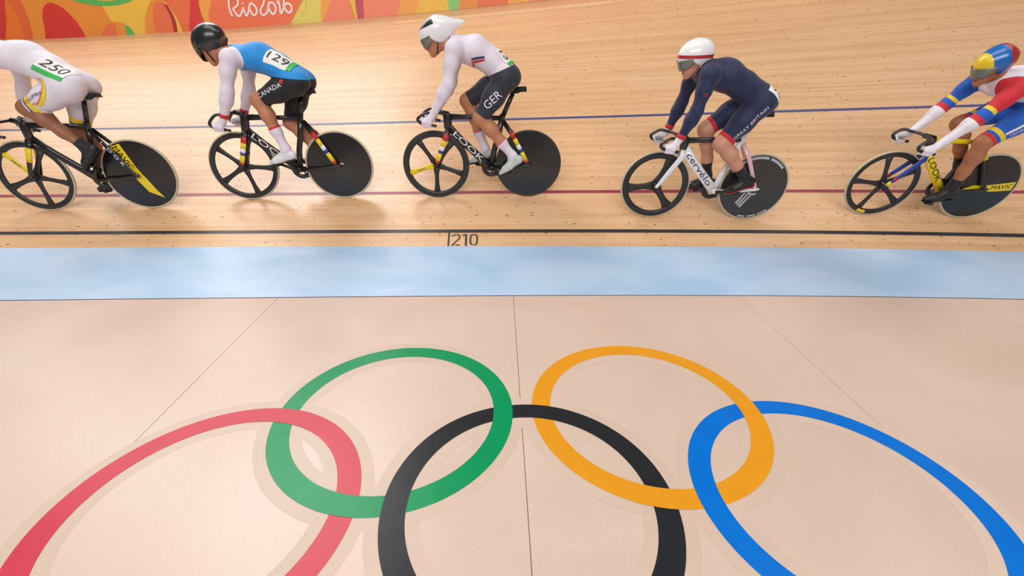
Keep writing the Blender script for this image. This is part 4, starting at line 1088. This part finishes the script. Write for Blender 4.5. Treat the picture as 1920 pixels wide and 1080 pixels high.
jer = b2.garment('jersey', p2, [(TOR, *WA2), (('torso', 'uarmL'), *SL2[0]), (('torso', 'uarmR'), *SL2[1]), T(b2, 'neck', .25)]+[], pick2, [SKY, LILAC], .0055)
def pick2s(r, t, P):
    s = np.full(len(P), -1); dn = ~side(P, (.30, 0, 1.15), WA2[1]); s[(r == 'torso') & dn] = 0
    for k in LEGS: s[(r == k) & (t < .84) & dn] = 0
    return s
sho = b2.garment('shorts', p2, [(TOR, (.30, 0, 1.15), WA2[1])]+cuts_at(b2, LEGS, (.84,)), pick2s, [BLACKF], .004)
socks(b2, p2, .53, [LILAC, REDF], .57)
race_number(b2, jer, p2, (.315, .12, 1.30), (-.88, -.1, -.40), (-.30, -.6, .75), (-.15, .68, .72), '129', .23, .17, 'end', .09)
ex = b2.hips[0]-b2.knee[0]; ey = (ex[2], 0, -ex[0])
body_text(b2, sho, 'CANADA', b2.at('thighL', .56)+np.array((0, .09, .03)), ex, ey, (0, 1, .3), .042, LETW)
leaf = [(0, -1), (.08, -.45), (.55, -.5), (.45, -.25), (.95, .15), (.75, .25), (.85, .6), (.5, .55), (.45, .7), (.25, .45), (.3, .95), (.15, .85), (0, 1.1), (-.15, .85), (-.3, .95), (-.25, .45), (-.45, .7), (-.5, .55), (-.85, .6), (-.75, .25), (-.95, .15), (-.45, -.25), (-.55, -.5), (-.08, -.45)]
v, f = poly_fill([np.array(p)*.026 for p in leaf]); project(v, f, b2.at('thighL', .20)+np.array((0, .09, .045)), ex, ey, (0, 1, .3), bvh_of(sho), .0035, 'leaf_emblem', LETR, sho)
for i in (0, 1): glove(b2, i, LILAC, p2, cuffm=REDF)
shoe(b2, 0, SHOEW, SOLEK, p2, SHOEK); shoe(b2, 1, SHOEK, SOLEK, p2, SHOEK)
helmet(b2, dict(mats=[SHELLK], visor=DGLASS, size=1.08, low=-.012), p2)
hr = b2.head; gg, qq, ll = b2.g, b2.q, b2.lat
V, F = blob([(hr-gg*.06-qq*.055, hr-gg*.12-qq*.05, .058, .040, 1.), (hr-gg*.12-qq*.05, hr-gg*.175-qq*.06, .036, .020, 1.)], .0075, .03)
mesh_obj('hair', V, F, HAIR, p2)

# --- white jersey, dark shorts, long-tailed helmet
b3 = Body(dict(hip=(.235, 1.135), kneeL=(.48, .795), ankL=(.165, .44), ballL=(.225, .292), kneeR=(.61, .93), ankR=(.445, .475), ballR=(.543, .341), sh=(.695, 1.375), el=(.755, 1.095), wr=(.915, .835), hand=(.975, .757), head=(.86, 1.475), pitch=22, yaw=4, bulge=.05), 1.04)
p3 = new_person(b3, 3, SK_TAN, 'cyclist in a white long-sleeved jersey and charcoal shorts with a pointed white helmet')
WA3 = ((.25, 0, 1.215), (.40, 0, 1.))
def pick3(r, t, P):
    s = np.full(len(P), -1); up = side(P, *WA3)
    s[np.isin(r, TOR) & up] = 0; s[(r == 'neck') & (t < .3)] = 0
    for k in ('uarmL', 'uarmR'): s[r == k] = 0
    for k in ('farmL', 'farmR'): s[(r == k) & (t < 1.02)] = 0
    return s
jer = b3.garment('jersey', p3, [(TOR, *WA3), T(b3, 'neck', .3)]+cuts_at(b3, ('farmL', 'farmR'), (.95,)), pick3, [LILAC], .0055)
def pick3s(r, t, P):
    s = np.full(len(P), -1); dn = ~side(P, (.25, 0, 1.225), WA3[1]); s[(r == 'torso') & dn] = 0
    for k in LEGS: s[(r == k) & (t < .93) & dn] = 0
    return s
sho = b3.garment('shorts', p3, [(TOR, (.25, 0, 1.225), WA3[1])]+cuts_at(b3, LEGS, (.93,)), pick3s, [CHAR], .004)
socks(b3, p3, .60, [LILAC, PINKF], .63)
race_number(b3, jer, p3, (.21, .10, 1.36), (-.55, -.05, -.80), (-.60, -.55, .60), (-.35, .65, .70), '15', .20, .17, 'end', .10)
ex = b3.hips[0]-b3.knee[0]
body_text(b3, sho, 'GER', b3.at('thighL', .50)+np.array((0, .09, .0)), (-.75, 0, .62), (.62, 0, .75), (0, 1, .1), .072, LETW)
tr = bvh_of(jer)
for k, (m_, dz) in enumerate(((LETN, .0), (LETR, -.022))):
    v, f = ribbon([(x, 0) for x in np.linspace(-.06, .06, 8)], .016); project(v, f, (.48, .16, 1.30+dz), (-1, 0, .16), (0, 0, 1), (0, 1, .2), tr, .003, 'chest_stripe', m_, jer)
v, f = ribbon([(0, y) for y in np.linspace(-.032, .032, 6)], .026); project(v, f, (.525, .16, 1.262), (1, 0, 0), (.1, 0, 1), (0, 1, 0), tr, .003, 'side_stripe', pm('letter_rust', (206, 112, 96), .6), jer)
for i in (0, 1): glove(b3, i, LILAC, p3); shoe(b3, i, SHOEG, SOLEK, p3, SHOEG)
def pickh3(c): return 1 if (c.z > .092 and c.x > -.03) else 0
helmet(b3, dict(mats=[SHELLW, SHELLK], visor=GLASS, tail=.115, tail_up=-.015, cuts=[((0, 0, .092), (0, 0, 1)), ((-.03, 0, 0), (1, 0, 0))], pick=pickh3), p3)

# --- navy suit with red hems, round white helmet
b4 = Body(dict(hip=(.225, 1.12), kneeL=(.475, .775), ankL=(.165, .46), ballL=(.24, .342), kneeR=(.565, .855), ankR=(.43, .41), ballR=(.5425, .284), sh=(.755, 1.345), el=(.805, 1.065), wr=(.895, .805), hand=(.958, .728), head=(.85, 1.455), pitch=20, yaw=3, bulge=.04), 1.06)
p4 = new_person(b4, 4, SK_FAIR, 'cyclist in a navy skinsuit with red thigh hems and a round white helmet')
def pick4(r, t, P):
    s = np.full(len(P), -1); s[(r == 'torso') | ((r == 'neck') & (t < .35))] = 0
    for k in LEGS: s[(r == k) & (t < .86)] = 0; s[(r == k) & (t >= .80) & (t < .88)] = 1
    for k in ('uarmL', 'uarmR'): s[r == k] = 0
    for k in ('farmL', 'farmR'): s[(r == k) & (t < .95)] = 0
    return s
suit = b4.garment('skinsuit', p4, cuts_at(b4, LEGS, (.80, .88))+cuts_at(b4, ('farmL', 'farmR'), (.95,))+[T(b4, 'neck', .35)], pick4, [NAVY, REDF])
socks(b4, p4, .70, [BLACKF])
race_number(b4, suit, p4, (.10, .10, 1.215), (-.50, -.25, -.82), (-.60, -.60, .45), (-.50, .70, .45), '96', .20, .18, 'end', .10)
ex = b4.hips[0]-b4.knee[0]
body_text(b4, suit, 'GREAT BRITAIN', b4.at('thighL', .33)+np.array((.0, .09, -.03)), ex, (ex[2], 0, -ex[0]), (0, 1, -.1), .030, LETW, 1.15)
body_text(b4, suit, '=', b4.at('uarmL', .50)+np.array((.0, .06, .0)), (-1, 0, .1), (.1, 0, 1), (0, 1, .1), .022, LETR)
for i in (0, 1): glove(b4, i, WHITE, p4, cuffm=REDF); shoe(b4, i, SHOEK, SOLER, p4, SHOEK)
def pickh4(c):
    z = c.z-.30*c.x
    return 0 if z > .030 else (1 if z > .002 else 2)
no4 = (-.30, 0, 1); helmet(b4, dict(mats=[SHELLW, SHELLR, SHELLW], visor=GLASS, size=1.0, low=-.004, cuts=[((0, 0, .030), no4), ((0, 0, .002), no4)], pick=pickh4), p4)

# --- rightmost, white and red top, blue shorts, three-coloured helmet
b5 = Body(dict(hip=(.03, 1.10), kneeL=(.335, .80), ankL=(.355, .36), ballL=(.48, .235), kneeR=(.45, .90), ankR=(.215, .52), ballR=(.19, .364), sh=(.40, 1.262), shR=(.46, 1.262), el=(.578, 1.048), wr=(.765, .795), hand=(.845, .722), head=(.565, 1.405), pitch=20, yaw=6, bulge=.05), 1.0)
p5 = new_person(b5, 5, SK_OLIVE, 'cyclist with a yellow, blue and red helmet at the right edge')
WA5 = ((.10, 0, 1.17), (.2, 0, 1.))
SL5 = [(b5.shd[0]+np.array((-.04, -.045, .0)), (.5, .85, -.1)), (b5.shd[1]+np.array((-.04, .045, .0)), (.5, -.85, -.1))]
def pick5(r, t, P):
    s = np.full(len(P), -1); up = side(P, *WA5); s[np.isin(r, TOR) & up] = 0; s[(r == 'neck') & (t < .6)] = 0
    for (co, no), y, m in zip(SL5, (1, -1), (1, 2)): s[np.isin(r, ('torso', 'neck', 'uarmL', 'uarmR')) & (t < np.where(r == 'neck', .6, 9)) & side(P, co, no) & (P[:, 1]*y > 0)] = m
    for k, first in (('uarmL', 1), ('uarmR', 2)):
        s[(r == k) & (s < 0)] = 0; s[(r == k) & (t >= .35)] = first; s[(r == k) & (t >= .74) & (t < .86)] = 3; s[(r == k) & (t >= .86)] = 2
    for k in ('farmL', 'farmR'): s[(r == k) & (t < .06)] = 2; s[(r == k) & (t >= .06) & (t < .20)] = 1; s[(r == k) & (t >= .20) & (t < .95)] = 0
    return s
jer = b5.garment('jersey', p5, [(TOR, *WA5), T(b5, 'neck', .6), (('torso', 'neck', 'uarmL'), *SL5[0]), (('torso', 'neck', 'uarmR'), *SL5[1])]+cuts_at(b5, ('uarmL', 'uarmR'), (.74, .86))+cuts_at(b5, ('farmL', 'farmR'), (.06, .20, .95)), pick5, [WHITE, REDF, BLUF, YELF], .0055)
def pick5s(r, t, P):
    s = np.full(len(P), -1); dn = ~side(P, (.10, 0, 1.18), WA5[1]); s[(r == 'torso') & dn] = 0
    for k in LEGS:
        s[(r == k) & (t < .74) & dn] = 0; s[(r == k) & (t >= .74) & (t < .82)] = 1; s[(r == k) & (t >= .82) & (t < .88)] = 0; s[(r == k) & (t >= .88) & (t < .94)] = 2
    return s
sho = b5.garment('shorts', p5, [(TOR, (.10, 0, 1.18), WA5[1])]+cuts_at(b5, LEGS, (.74, .82, .88, .94)), pick5s, [BLUF, YELF, REDF], .004)
socks(b5, p5, .80, [BLACKF])
tr = bvh_of(jer)
for i, y in ((0, 1), (1, -1)):
    k = 'farmL' if i == 0 else 'farmR'; ex = b5.bone[k][0]-b5.bone[k][1]
    body_text(b5, jer, 'VENEZUELA', b5.at(k, .55)+np.array((.02, .0, .04)), ex, (ex[2]*-.0+.5, 0, .9), (.55, .3, .75), .023, LETR)
ex = b5.hips[0]-b5.knee[0]; trs = bvh_of(sho)
v, f = ribbon([(x, 0) for x in np.linspace(-.16, .12, 14)], .022); project(v, f, b5.at('thighL', .40)+np.array((0, .09, .03)), ex, (ex[2], 0, -ex[0]), (.2, 1, .3), trs, .003, 'thigh_stripe', LETW, sho)
body_text(b5, sho, 'VENEZUELA', b5.at('thighL', .42)+np.array((0, .09, -.02)), ex, (ex[2], 0, -ex[0]), (.2, 1, .1), .026, LETW)
for i in (0, 1): glove(b5, i, WHITE, p5); shoe(b5, i, SHOEK, SOLEK, p5, SHOEG)
def pickh5(c): return 0 if c.x > .065 else (1 if c.x > -.045 else 2)
helmet(b5, dict(mats=[SHELLY, SHELLB, SHELLR], visor=GLASS, tail=.01, size=.97, cuts=[((.065, 0, 0), (1, 0, 0)), ((-.045, 0, 0), (1, 0, 0))], pick=pickh5), p5)
